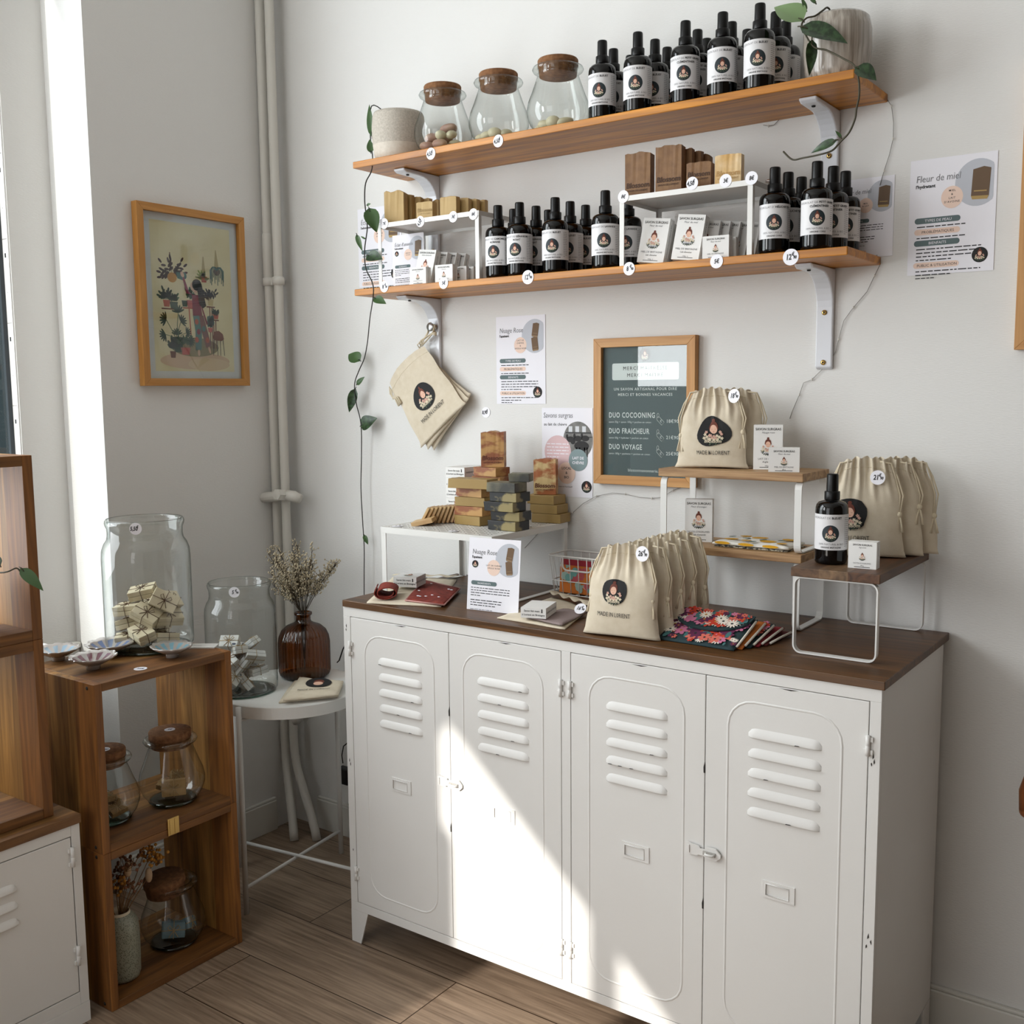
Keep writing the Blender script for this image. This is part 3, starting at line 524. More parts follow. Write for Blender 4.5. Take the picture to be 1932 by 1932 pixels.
for x,y0,y1 in((.062,-.020,-.15),(.075,-.06,-.15)): b.poly(xf,[(x-.004,y0),(x,y0),(x-.002,y1),(x-.005,y1)],BRN,.0005); b.poly(xf,[(x+.004,y0),(x+.008,y0),(x+.006,y1),(x+.003,y1)],BRN,.0005); b.rrect(xf,x-.014,y0-.004,x+.018,y0,BRN,0,.0006)
pot(.064,-.018,.024,.020,A('creampot','#cdb88a')); sprig(.064,.0,14,.038,BLKH,10,20,160,.007); sprig(.058,-.085,8,.030,TG,12,60,120,.012); pot(.058,-.100,.018,.014,PINKP); pot(.082,-.058,.022,.014,TC); sprig(.082,-.044,8,.015,DG,13,10,170,.008)
b.poly(xf,[(.066,-.118),(.072,-.098),(.090,-.094),(.106,-.104),(.110,-.120),(.100,-.126),(.074,-.124)],A('chair','#7c4331'),.0012)
for x,d_ in((.070,-.004),(.083,0),(.094,0),(.105,.004)): b.poly(xf,[(x,-.122),(x+.0025,-.122),(x+.002+d_,-.172),(x+d_,-.172)],BLKH,.0011)
b.build('print',t)
# edge of another frame, far right
t=empty('oak_picture_frame',(2.455,-.0008,1.87),'oak picture frame cut off by the right edge of the photo','picture'); xf=frame(t,.358,.586,.028,.022,OAK,OAKH); b=MB(); b.rrect(xf,-.155,-.27,.155,.27,PAPER,0,0); b.build('printed_sheet',t)
# ------------------------------------------------------------------ information sheets
def photo_soap(b,xf,x,y,s,rot,m1=P('photo_soap','#6a5138',.7),m2=P('photo_soap_top','#8a7152',.7),h=.0008):
    c,sn=math.cos(rot),math.sin(rot); q=lambda a,d:(x+(a*c-d*sn)*s,y+(a*sn+d*c)*s)
    b.poly(xf,[q(-.5,-.8),q(.5,-.8),q(.5,.8),q(.1,.9),q(-.5,.75)],m1,h); b.poly(xf,[q(-.5,-.8),q(.5,-.8),q(.42,-1.0),q(-.42,-1.0)],m2,h+.0001); b.poly(xf,[q(-.36,-.55),q(.36,-.55),q(.36,-.48),q(-.36,-.48)],m2,h+.0001)
def sheet(loc,label,title,sub,cats,drop,W=.170,H=.247,rz=0,rx=0,group=None,variant=0,photo=0,local=False,golden=False):
    t=empty('information_sheet',loc,label,'information sheet',group,rz=rz,rx=rx)
    b=MB(); b.bx(-W/2,W/2,-.0008,0,0,H,PAPER); k=W/.17
    xf0=plane((0,-.0008,0),(1,0,0),(0,0,1)); xf=lambda x,y,h:xf0(x*k,y*k,h); hh=H/k
    G1=P('photo_round','#b9bcc4',.6)
    # round photo, clipped by the sheet margin
    b.poly(xf,[(min(.049+.044*math.cos(a),.079),hh-.058+.047*math.sin(a)) for a in [2*PI*i/36 for i in range(36)]],G1,.0003)
    if golden: photo_soap(b,xf,.055,hh-.058,.034,-.05,P('photo_gold','#5b4122',.5),P('photo_gold2','#a58848',.5))
    else: photo_soap(b,xf,.052,hh-.040,.021,-.15); photo_soap(b,xf,.050,hh-.078,.021,.12)
    b.text(xf,title,-.073,hh-.046,.0195,GREYINK,'L',shear=.12,wide=.86); b.text(xf,sub,-.073,hh-.058,.0092,INK,'L',bold=.03)
    b.ell(xf,0,hh-.082,.0215,.0225,BLUSH,.0004,n=24)
    for i,l in enumerate(drop): b.text(xf,l,0,hh-.080+(len(drop)/2-i-.2)*.0075-.004,.0058,INK,bold=.01,space=1.2)
    if variant==0:
        y=hh-.125
        for i,(c_,n_) in enumerate(cats):
            b.rrect(xf,-.073,y-.006,.018,y+.006,TEALP if i%2==0 else BLUSH,.0058,.0003); b.text(xf,c_,-.026,y-.003,.0078,PAPER if i%2==0 else INK)
            b.lines(xf,-.068,.06,[y-.0135-.0075*j for j in range(n_)],.0058,INK,seed=i,last=.55 if n_>1 else .75); y-=.0135+.0075*n_+.002
        b.lines(xf,-.068,-.005,[y+.003],.005,INK,9); emblem(b,xf,.058,.033,.0155,BLACKP,name=False)
    else:
        emblem(b,xf,-.062,hh-.075,.0105,BLACKP,name=False)
        y=hh-.128; b.rrect(xf,-.073,y-.006,.012,y+.006,TEALP,.0058,.0003); b.text(xf,'INGRÉDIENTS',-.03,y-.003,.007,PAPER)
        b.lines(xf,-.073,.055,[y-.015-.0072*j for j in range(4)],.0055,INK,4,last=.25); b.lines(xf,-.073,.03,[y-.050-.0072*j for j in range(3)],.0060,INK,5,last=.8); b.lines(xf,-.073,.0,[y-.076-.006*j for j in range(2)],.0045,GREYINK,6)
        b.rrect(xf,-.073,y-.100,.006,y-.089,BLUSH,.0055,.0003); b.text(xf,'PRODUCTEURS FRANÇAIS',-.034,y-.097,.0060,INK); b.lines(xf,-.073,.04,[y-.108,y-.1155],.0055,INK,7)
    b.build('sheet',t); return t
CATS=(('TYPES DE PEAU',1),('PROBLÉMATIQUES',1),('BIENFAITS',4),('PUBLIC & UTILISATION',2))
sheet((.991,-.0006,1.464),'white information sheet with two brown soaps pictured, on the wall below the lower shelf','Nuage Rose',"l'apaisant",CATS,('LAIT DE','CHÈVRE','&','ARGILE ROSE'))
sheet((2.136,-.0006,1.747),'large white information sheet alone on the wall at the far right','Fleur de miel',"l'hydratant",CATS,('MIEL','&',"LAIT","D'AVOINE"),W=.178,golden=True)
sheet((1.951,-.0006,Z2+.0008),'small information sheet half hidden behind black bottles at the right shelf end','Fleur de miel',"l'hydratant",CATS,('MIEL','& LAIT'),W=.125,H=.176,golden=True,variant=1)
sheet((.462,-.0006,1.827),'information sheet on the wall behind the trailing vine, left of the riser',"Éclat d'amande","l'adoucissant",CATS,('AMANDE','DOUCE'),W=.180,H=.24,golden=True)
sheet((.845,-.205,Z2+.0005) if 0 else (.665,-.10,Z2+.0012),'smaller information sheet standing on the lower shelf inside the left riser',"Éclat d'amande","l'adoucissant",CATS,('AMANDE','DOUCE'),W=.120,H=.160,golden=True,variant=1,rx=0)
sheet((1.182,-.402,ZC+.0012),'information sheet standing upright on the sideboard in front of the slotted riser','Nuage Rose',"l'apaisant",CATS,('LAIT DE CHÈVRE','ARGILE ROSE'),W=.150,H=.178*1.02,rx=-.10,rz=.09,variant=1)
t=empty('information_sheet',(1.146,-.0006,1.207),'information sheet with goat photo and coloured ovals on the wall beside the oak sign','information sheet',ry=0)
b=MB(); b.bx(-.083,.083,-.0008,0,0,.246,PAPER); xf=plane((0,-.0008,0),(1,0,0),(0,0,1))
b.text(xf,'Savons surgras',-.078,.219,.0200,GREYINK,'L',shear=.1,wide=.82); b.text(xf,'au lait de chèvre',-.076,.197,.0115,INK,'L')
cl=[(min(.036+.048*math.cos(a),.0825),.157+.052*math.sin(a)) for a in [2*PI*i/36 for i in range(36)]]; b.poly(xf,cl,P('photo_barn','#5b5a57',.7,noise=(60,.3,'#8a8986')),.0003)
PB=P('photo_beam','#3a3a3a',.7); PW=P('photo_sky','#cfd2d6',.7); GT=P('photo_goat','#1f1d1d',.7)
for x0,x1 in((.006,.018),(.028,.040),(.050,.062)): b.rrect(xf,x0,.180,x1,.196,PW,0,.0004)
b.rrect(xf,-.004,.176,.078,.180,PB,0,.0004); b.rrect(xf,.02,.165,.0825,.168,PB,0,.0004)
for x,y in((.012,.160),(.036,.162),(.060,.163)): b.ell(xf,x,y,.013,.008,GT,.0005); b.ell(xf,x-.011,y+.008,.004,.006,GT,.0005)
b.ell(xf,.048,.142,.024,.014,GT,.0006); b.ell(xf,.020,.154,.008,.008,GT,.0006)
for x in(.030,.040,.056,.064): b.rrect(xf,x,.112,x+.004,.138,GT,0,.0006)
b.ell(xf,-.030,.125,.044,.045,P('oval_rose','#d4b6b8',.7),.0008,n=30); b.ell(xf,.037,.103,.0305,.0305,P('oval_teal','#7e9092',.7),.0010,n=28); b.ell(xf,-.001,.066,.029,.030,BLUSH,.0009,n=28)
b.lines(xf,-.066,.006,[.145,.136,.127,.118,.109],.0062,PAPER,11,h=.0011); b.text(xf,'LAIT DE',.037,.105,.0105,PAPER,h=.0013,bold=.02); b.text(xf,'CHÈVRE',.037,.092,.0105,PAPER,h=.0013,bold=.02)
for i,l in enumerate(('LOCAL','&','BIO')): b.text(xf,l,-.001,.076-.0125*i,.0100,INK,h=.0012,bold=.01)
b.text(xf,'Notre lait de chèvre vient de Pont-Scorff',-.074,.026,.0055,INK,'L'); emblem(b,xf,.064,.030,.0165,BLACKP,name=False); b.build('sheet',t)
# ------------------------------------------------------------------ price stickers
HAND=P('marker_ink','#141417',.5)
def sticker(loc,txt,label,n=(0,-1,0),up=(0,0,1),r=.0155,roll=0,sup=None,blue=False):
    n=Vector(n).normalized(); u=Vector(up); u=(u-n*u.dot(n)).normalized(); x=u.cross(n)
    M=Matrix((x,u,n)).transposed(); M=M@Matrix.Rotation(roll,3,'Z')
    b=MB(); b.lathe([(0,0),(r,0),(r,.0006),(0,.0006)],STICK,28,smooth=False)
    ink=P('blue_marker','#2b3358',.5) if blue else HAND; xf=plane((0,0,.0006),(1,0,0),(0,1,0))
    if sup is None: b.text(xf,txt,0,-r*.28,r*.85,ink,bold=.025,shear=.2,wide=.8)
    else: b.text(xf,txt,-r*.28,-r*.3,r*.95,ink,bold=.03,shear=.15,wide=.75); b.text(xf,sup[0],r*.28,r*.12,r*.62,ink,bold=.03,shear=.2,wide=.8); 
    if sup and len(sup)>1: b.text(xf,sup[1],r*.52,-r*.25,r*.52,ink,bold=.04,shear=.2,wide=.8)
    o=b.build('price_sticker'); m4=M.to_4x4(); m4.translation=Vector(loc); o.matrix_world=m4
    tag(o,label,'price sticker','round white price stickers'); return o
SY=SD-.0008
for (u,v,yy,tx,sp,lb) in((813,290,SY,'4,50',('€',),'round price sticker on the upper shelf edge under the first cork jar'),(940,266,SY,'4,50',('€',),'round price sticker on the upper shelf edge under the second cork jar'),
  (725,541,SY,'8',('€','00'),'round price sticker at the left end of the lower shelf edge'),(837,534,SY,'5€',None,'round price sticker on the lower shelf edge below the left riser boxes'),(996,523,SY,'12',('€','90'),'round price sticker on the lower shelf edge below the left group of bottles'),
  (1187,507,SY,'8',('€','90'),'round price sticker on the lower shelf edge at the right riser foot'),(1352,493,SY,'5€',None,'round price sticker on the lower shelf edge below the single small box'),(1492,485,SY,'12',('€','90'),'round price sticker on the lower shelf edge below the right group of bottles'),
  (917,778,-.0007,'8,90',('€',),'round price sticker stuck alone on the white wall')):
    p=at(u,v,'y',yy); sticker(p,tx,lb,sup=sp,r=.0175 if tx=='12' else .0155,roll=.05)
# ------------------------------------------------------------------ spray bottles
def make_bottle(l1,l2,l3,label,origin='BRETAGNE'):
    t=empty('spray_bottle',(0,0,0),label,'bottle')
    r=.0335; b=MB()
    b.lathe([(0,0.001),(r*.86,0),(r*.96,.003),(r,.009),(r,.110),(r*.985,.117),(r*.93,.1235),(r*.80,.1285),(r*.55,.1312),(.0150,.1325),(.0145,.136)],BLK,32,capb=False); b.build('body',t)
    b=MB(); b.lathe([(.0155,.1335),(.0158,.1345),(.0158,.150),(.0150,.1508),(.0122,.1512)],CAP,24); b.lathe([(.0122,.1512),(.0118,.184),(.0108,.1868),(.006,.1875),(0,.1875)],CAP,24); b.build('spray_cap',t)
    b=MB(); n=36; a0=-PI/2; sp=1.75; rl=r+.00035; z0,z1=.031,.105; vs=[];fs=[]
    for i in range(n+1):
        a=a0-sp*.80+sp*1.75*i/n; vs+=[(rl*math.cos(a),rl*math.sin(a),z0),(rl*math.cos(a),rl*math.sin(a),z1)]
    for i in range(n): fs.append((2*i,2*i+2,2*i+3,2*i+1))
    b.add(vs,fs,LABW,True); xf=cyl(0,0,0,rl)
    if l2: b.text(xf,l1,-.002,.0955,.0062,GREYINK,'R',h=.0002); b.text(xf,l2,.0,.0955,.0062,INK,'L',bold=.03,h=.0002)
    else: b.text(xf,l1,0,.0955,.0062,GREYINK,h=.0002)
    if l3: b.text(xf,l3,.002,.0875,.0062,INK,bold=.03,h=.0002)
    emblem(b,xf,-.003 if l3 else -.002,.0655,.0175 if not l3 else .0168,NAVY,name=False,h=.00015)
    b.text(xf,'100% NATUREL & BIO',-.001,.0415,.0056,GREYINK,h=.0002); b.text(xf,'ORIGINE '+origin,-.001,.035,.0046,INK,bold=.02,h=.0002)
    b.lines(xf,.0285,.0415,[.0975-.0042*j for j in range(15)],.0026,GREYINK,3,h=.0002,last=.5)
    b.build('label',t); return t
UT='tall black spray bottle, '
bt={}
bt['bleuet']=make_bottle('HYDROLAT DE ','BLEUET',None,'x'); bt['petit']=make_bottle('HYDROLAT DE ','PETIT GRAIN','CLÉMENTINIER','x','CORSE'); bt['heli']=make_bottle("HYDROLAT D'",'HÉLICHRYSE',None,'x','CORSE')
bt['lav']=make_bottle('HYDROLAT DE ','LAVANDE',None,'x'); bt['cam']=make_bottle('HYDROLAT DE ','CAMOMILLE','ROMAINE','x'); bt['ger']=make_bottle('HYDROLAT DE ','GÉRANIUM','ROSAT','x')
usedb=set()
BG='black spray bottles on the upper shelf'; BG2='black spray bottles on the lower shelf'
def place_bottle(k,x,y,z,label,group,rz):
    if k not in usedb:
        usedb.add(k); t=bt[k]; t.location=(x,y,z+.0005); t.rotation_euler=(0,0,rz); t['label']=label; t['group']=group; return t
    return dup(bt[k],(x,y,z+.0005),label,rz,group=group)
ordn=('first','second','third','fourth','fifth')
lbl={'bleuet':'bleuet','petit':'petit grain','heli':'hélichryse','lav':'lavande','cam':'camomille','ger':'géranium'}
for i,(u,k) in enumerate(((1136,'bleuet'),(1208,'bleuet'),(1290,'petit'),(1361,'bleuet'),(1437,'bleuet'))):
    p=at(u,2*.0+215-i*11,'y',-.194); x=at(u,210-12*i,'y',-.175).x
    for j in range(3):
        yy=-.181+.068*j+.002*((i*3+j)%3); xx=x+(.004,-.004,.006)[(i+j)%3]-.002*j
        lb=f"{('front','middle','rearmost')[j]} black bottle of the {ordn[i]} file from the jars, upper shelf"
        place_bottle(k,xx,yy,Z1,lb,BG,.42+.05*((i*5+j*3)%4-1.5))
lows=[(927,0,'cam','front camomille bottle beside the left riser foot'),(942,1,'cam','bottle just behind the camomille one'),(981,0,'ger','front géranium bottle, second from the left riser'),(1012,1,'ger','bottle just behind the géranium one'),(1048,0,'bleuet','front bleuet bottle in the middle of the lower shelf'),(1076,1,'bleuet','middle bottle of the bleuet file on the lower shelf'),(1105,2,'bleuet','rearmost bottle of the bleuet file on the lower shelf'),(1035,2,'ger','small-looking rear bottle between the géranium and bleuet files'),(1142,0,'lav','front lavande bottle left of the right riser foot'),(1185,1,'lav','lavande bottle partly behind the white riser post'),
 (1447,0,'heli','front hélichryse bottle right of the right riser'),(1484,1,'heli','bottle behind the hélichryse one'),(1509,2,'heli','rear bottle of the hélichryse file'),(1538,0,'petit','front petit grain bottle near the right shelf end'),(1568,1,'petit','middle bottle of the petit grain file on the lower shelf'),(1591,2,'petit','last bottle at the right end of the lower shelf')]
lp=[]
for u,j,k,lb in lows: yy=(-.190,-.120,-.050)[j]; lp.append([at(u,500,'y',yy).x,yy])
for it in range(80):
    for i_ in range(len(lp)):
        q_=lp[i_]
        if 1.0<q_[0]<1.2: q_[0]=max(q_[0],1.020+.036)
        if 1.3<q_[0]<1.5: q_[0]=min(q_[0],1.441-.036)
        if 1.7<q_[0]<1.85: q_[0]=max(q_[0],1.775+.036)
        q_[1]=max(-.192,min(-.040,q_[1]))
        for j_ in range(i_):
            dx,dy=lp[i_][0]-lp[j_][0],lp[i_][1]-lp[j_][1]; d_=math.hypot(dx,dy)
            if d_<.0690: e_=(.0690-d_)/2/d_; lp[i_][0]+=dx*e_; lp[i_][1]+=dy*e_; lp[j_][0]-=dx*e_; lp[j_][1]-=dy*e_
for (u,j,k,lb),(x,yy) in zip(lows,lp):
    place_bottle(k,x,yy,Z2,'black '+lb,BG2,.40+.06*((u//7)%4-1.5))
# ------------------------------------------------------------------ recycled glass jars with corks
def cork_jar(loc,label,group,cork=True,s=1,tilt=0):
    t=empty('cork_jar',loc,label,'jar',group)
    o=[(.0,.004),(.050,.004),(.060,.010),(.072,.025),(.0795,.046),(.080,.060),(.076,.080),(.066,.105),(.0585,.126),(.0535,.140),(.0515,.147),(.0545,.151),(.0625,.153),(.0655,.158),(.063,.1635),(.055,.165),(.051,.164),(.0495,.158),(.049,.147)]
    b=MB(); b.lathe([(r*s,z*s) for r,z in o],GLASS,40); b.build('glass',t)
    b=MB(); b.lathe([(0,.0005),(.052*s,.0005),(.0595*s,.006*s),(.050*s,.0085*s),(0,.0085*s)],GLBASE,36); b.build('base',t,label='thick green glass base')
    if cork: b=MB(); b.lathe([(0,.142*s),(.0475*s,.142*s),(.049*s,.164*s),(.0515*s,.1655*s),(.0515*s,.180*s),(.0495*s,.183*s),(0,.183*s)],CORK,32); c=b.build('cork_lid',t); c.rotation_euler=(tilt,0,0)
    return t
PEB=P('mottled_pebble_soap','#b7a183',.5,noise=(18,.25,'#9a7168')); PEBW=P('cream_pebble_soap','#cfc8ae',.5,noise=(30,.4,'#bdb595'))
def pebbles(jx,jy,z0,lst,label,group):
    for i,(dx,dy,dz,sx,sy,sz,rz,mm) in enumerate(lst):
        b=MB(); q=random.Random(i+int(jx*100)); b.ball((0,0,0),1,mm,16,sq=(sx,sy,sz)); 
        b.v=[(x*(1+.08*math.sin(3*y/sy+i)),y*(1+.06*math.cos(2.3*x/sx+i)),z) for x,y,z in b.v]
        o=b.build('pebble_soap',loc=(jx+dx,jy+dy,z0+dz)); o.rotation_euler=(q.uniform(-.2,.2),q.uniform(-.2,.2),rz); tag(o,label,'soap',group)
JARS=[(836,240,'first cork stoppered glass jar on the upper shelf, holding brownish pebble soaps'),(941,220,'middle cork stoppered glass jar on the upper shelf, holding a few cream pebbles'),(1053,205,'third cork stoppered glass jar, beside the black bottles on the upper shelf')]
for i,(u,v,lb) in enumerate(JARS):
    p=at(u,v,'y',-.136); JARS[i]=(p.x,-.136); cork_jar((p.x,-.136,Z1+.0006),lb,'cork jars on the upper shelf')
x,y=JARS[0]; pebbles(x,y,Z1+.010,[(-.030,-.030,.013,.026,.019,.013,.3,PEB),(.016,-.034,.013,.027,.020,.013,-.4,PEB),(.040,.005,.013,.022,.017,.013,1.2,PEBW),(-.038,.020,.013,.024,.018,.013,2,PEB),(.0,.035,.013,.028,.019,.013,.1,PEB),(-.022,-.022,.036,.022,.016,.013,.8,PEB),(.012,-.026,.038,.017,.015,.012,0,PEBW),(.038,-.012,.038,.015,.013,.011,.5,PEBW),(.010,.012,.060,.030,.022,.013,-.3,PEB),(-.012,.02,.038,.024,.017,.013,.3,PEB)],'brown and cream pebble soap in the first cork jar','pebble soaps in the first cork jar')
x,y=JARS[1]; pebbles(x,y,Z1+.010,[(-.040,-.020,.011,.020,.014,.011,.5,PEBW),(-.015,-.036,.011,.018,.014,.011,-.3,PEBW),(.012,-.034,.014,.019,.015,.0145,.2,PEBW),(.036,-.018,.012,.017,.013,.012,.9,PEBW),(.0,.008,.012,.022,.016,.012,0,PEBW),(.03,.02,.012,.02,.015,.012,0,PEBW)],'cream pebble soap in the middle cork jar','pebble soaps in the middle cork jar')
x,y=JARS[2]; pebbles(x,y,Z1+.010,[(-.044,-.008,.011,.020,.014,.011,.5,PEBW),(-.022,-.032,.012,.020,.014,.012,-.3,PEBW),(.008,-.036,.0145,.018,.014,.015,.2,PEBW),(.034,-.022,.012,.022,.015,.012,.7,PEBW),(.0,.012,.012,.024,.016,.012,0,PEBW)],'cream pebble soap in the third cork jar','pebble soaps in the third cork jar')
# ------------------------------------------------------------------ pots and trailing plants
def leafmesh(b,base,tip_dir,nrm,ln,wd,m,fold=.25,curl=.15):
    d=Vector(tip_dir).normalized(); n=Vector(nrm); n=(n-d*n.dot(d)).normalized(); s=d.cross(n); base=Vector(base); K=9; vs=[];fs=[]
    for i in range(K+1):
        t=i/K; w_=wd*(math.sin(PI*min(1,t*1.0)**.62)**.9)*(1-.15*t) if 0<t<1 else 0
        back=-.10*ln*(1-t)**4
        for k in(-2,-1,0,1,2):
            q=k/2; vs.append(base+d*(ln*t+(back if k else 0)*abs(q)*1.6)+s*(w_*.5*q)+n*(fold*abs(q)*w_*.5-curl*ln*t*t))
    for i in range(K):
        for k in range(4): a=i*5+k; fs.append((a,a+1,a+6,a+5))
    b.add(vs,fs,m,True)
p=at(752,245,'y',-.133); PL=(p.x,-.133)
t=empty('flower_pot',(p.x,-.133,Z1+.0006),'speckled grey beige stoneware pot at the left end of the upper shelf','pot'); STW=P('speckled_stoneware','#c2baae',.8,noise=(220,.2,'#aaa296'),bump=(90,.2)); STL=P('stoneware_base_glaze','#d2cabd',.7,noise=(120,.25,'#c4bbad'))
b=MB(); b.lathe([(0,0),(.055,0),(.0645,.006),(.070,.022),(.0735,.046)],STL,40); b.lathe([(.0735,.046),(.0755,.07),(.0755,.100),(.0728,.128),(.0695,.136),(.067,.135),(.070,.10),(.069,.03),(0,.02)],STW,40); b.build('body',t)
MB().lathe([(0,.118),(.069,.118)],P('potting_soil','#2c2119',.9),24).build('soil',t)
def vine(name,label,path,r,leaves,sm_,loc=(0,0,0)):
    t=empty(name,loc,label,'plant'); L0=Vector(loc); b=MB()
    pts=[Vector(q)-L0 for q in path]; fine=[]
    for i in range(len(pts)-1):
        p0=pts[max(i-1,0)];p1=pts[i];p2=pts[i+1];p3=pts[min(i+2,len(pts)-1)]
        for k in range(5):
            t_=k/5; fine.append(.5*((2*p1)+(-p0+p2)*t_+(2*p0-5*p1+4*p2-p3)*t_**2+(-p0+3*p1-3*p2+p3)*t_**3))
    fine.append(pts[-1]); b.tube(fine,r,sm_,6); b.build('stem',t)
    for (q,d,n,ln,wd,m_) in leaves:
        b=MB(); q=Vector(q)-L0; dd=Vector(d).normalized(); b.tube([q,q+dd*ln*.12+Vector((0,0,.003)),q+dd*ln*.25],r*.7,sm_,5); leafmesh(b,q+dd*ln*.22,d,n,ln,wd,m_); b.build('leaf',t)
    return t
A_=lambda u,v,y:at(u,v,'y',y)
yL=-.05
pp=[(PL[0]-.01,-.13,Z1+.12),(PL[0]-.05,-.12,Z1+.145)]+[tuple(A_(u,v,y)) for u,v,y in((701,200,-.13),(699,262,-.14),(703,296,-.16),(701,322,-.245),(690,345,-.245),(688,375,-.24),(690,400,-.24),(693,430,-.245),(688,470,-.245),(690,505,-.245),(703,535,-.245),(704,560,-.24),(698,600,-.10),(694,640,-.06),(690,665,-.05),(686,680,-.045),(677,700,-.04),(669,725,-.04),(672,760,-.04),(681,800,-.035),(682,860,-.03),(681,920,-.03),(684,980,-.03),(687,1030,-.03),(687,1080,-.03),(687,1128,-.028))]
CAMN=Vector((.57,-.80,.1))
def LF(u,v,y,du,dv,ln,wd,m,n=None):
    q=A_(u,v,y); e=A_(u+du,v+dv,y); d=(e-q).normalized(); return (tuple(q),tuple(d),tuple(n or (CAMN+Vector((0,0,.3)))),ln,wd,m)
vine('trailing_plant','dark thin trailing vine hanging from the grey pot down the wall to the sideboard',pp,.0017,[LF(702,262,-.14,-6,-50,.085,.022,GREEN,(.2,-.5,0)),LF(700,290,-.15,-2,-18,.035,.022,GREEN),LF(692,388,-.245,16,-10,.012,.010,GREEN),LF(695,390,-.245,10,30,.062,.046,GREEN),LF(690,452,-.245,-22,-16,.020,.006,GREEN),LF(672,440,-.245,9,28,.045,.016,GREEN,(.2,-1,.8)),LF(690,482,-.245,14,2,.050,.040,GREEND),LF(704,562,-.235,36,14,.040,.028,GREEN),LF(681,682,-.045,-22,-14,.052,.046,GREEN),LF(672,727,-.04,14,-16,.035,.018,GREEN),LF(672,730,-.04,-9,28,.075,.034,GREEND),LF(679,805,-.035,24,-14,.060,.050,GREEND),LF(686,1008,-.03,6,14,.030,.016,GREEN)],DKCORD)
MB_=empty('flower_pot',(at(1580,75,'y',-.118).x,-.118,Z1+.0006),'tall glazed pot with vertical grey streaks at the right end of the upper shelf','pot')
b=MB(); b.lathe([(0,0),(.050,0),(.060,.006),(.067,.03),(.0715,.075),(.071,.115),(.066,.138),(.061,.143),(.058,.138),(.064,.11),(.060,.02),(0,.015)],P('streaked_glaze','#c4bcb1',.22,noise=(9,.22,'#6e6256',(14,14,.5)),coat=.4),40); b.build('body',MB_)
MB().lathe([(0,.125),(.060,.125)],P('potting_soil','#2c2119'),24).build('soil',MB_)
yR=-.19; x0=MB_.location
vine('trailing_plant','spotted leaf trailing plant growing from the streaked pot and curling below the upper shelf',[(x0.x,x0.y,Z1+.13),(x0.x-.01,x0.y-.03,Z1+.158)]+[tuple(A_(u,v,y)) for u,v,y in((1552,20,-.17),(1538,30,-.19),(1522,34,-.20),(1513,45,-.205),(1516,58,-.21),(1535,88,-.21),(1560,95,-.21),(1590,110,-.22),(1612,124,-.235),(1620,150,-.245),(1621,180,-.245),(1616,205,-.24),(1613,225,-.235),(1602,250,-.23),(1585,268,-.22),(1570,284,-.21),(1545,292,-.20),(1515,298,-.19),(1495,301,-.18),(1478,286,-.17))],.0020,
 [LF(1518,42,-.205,-22,-14,.070,.064,P('leaf_pale_green','#7d9868',.45)),LF(1505,50,-.21,70,16,.095,.050,GREEND),LF(1532,70,-.21,-2,50,.062,.026,GREEND),LF(1612,126,-.24,24,12,.045,.042,GREEND),LF(1588,262,-.22,-8,-12,.020,.008,GREEN),LF(1582,264,-.22,-40,16,.052,.022,GREEND),LF(1540,8,-.16,-20,-20,.02,.01,GREEN),LF(1522,22,-.19,-8,-25,.03,.01,GREEN)],STEM)
# ------------------------------------------------------------------ metal risers
def metal_riser(x0,x1,y0,y1,z0,z1,label,tb=.012,bar=.012,mesh=False,side=True):
    t=empty('metal_riser',(x0,y0,z0),label,'riser'); w_,d,h=x1-x0,y1-y0,z1-z0
    b=MB(); b.bx(0,w_,0,d,h-.0035,h-.0005,WMET)
    if mesh:
        MD=P('mesh_slot','#8e8b84',.7); xf=plane((0,0,h-.0005),(1,0,0),(0,1,0)); q=random.Random(4)
        nx,ny=int(w_/.022),int(d/.022)
        for i in range(nx):
            for j in range(ny):
                cx,cy=.012+i*.022,.012+j*.022; a=PI/4*(1 if (i+j)%2 else -1)
                for e in(-.0045,.0045):
                    ex,ey=cx-e*math.sin(a),cy+e*math.cos(a); dx,dy=.006*math.cos(a),.006*math.sin(a); nx_,ny_=-.0013*math.sin(a),.0013*math.cos(a)
                    if 0.004<ex-.007 and ex+.007<w_-.004 and .004<ey-.007 and ey+.007<d-.004: b.poly(xf,[(ex-dx-nx_,ey-dy-ny_),(ex+dx-nx_,ey+dy-ny_),(ex+dx+nx_,ey+dy+ny_),(ex-dx+nx_,ey-dy+ny_)],MD,.0003)
    b.build('top_plate',t,label='perforated steel top' if mesh else 'flat steel top')
    b=MB(); b.bx(-.001,w_+.001,-.001,.0015,h-tb,h,WMET); b.bx(-.001,w_+.001,d-.0015,d+.001,h-tb,h,WMET); b.bx(-.001,.0015,.0015,d-.0015,h-tb,h,WMET); b.bx(w_-.0015,w_+.001,.0015,d-.0015,h-tb,h,WMET); b.build('rim',t)
    for sx in(0,1):
        for sy in(0,1):
            xx=0 if sx==0 else w_-bar; yy=0 if sy==0 else d-.002
            b=MB(); b.bx(xx,xx+bar,yy,yy+.002,0,h-tb,WMET); xe=0 if sx==0 else w_-.002
            yb=.002 if sy==0 else d-bar; b.bx(xe,xe+.002,min(yb,yb+bar-.002),max(yb,yb+bar-.002)-0,0,h-tb,WMET); b.build('leg',t)
        b=MB(); xe=0 if sx==0 else w_-bar; b.bx(xe,xe+bar,bar,d-bar,0.0005,.0025,WMET); b.build('base_bar',t)
    return t
metal_riser(.664,1.020,-.226,-.035,Z2+.0004,1.968,'white metal riser on the left of the lower shelf, carrying beige soaps')
metal_riser(1.441,1.775,-.226,-.035,Z2+.0004,1.955,'white metal riser on the right of the lower shelf, carrying brown soaps')
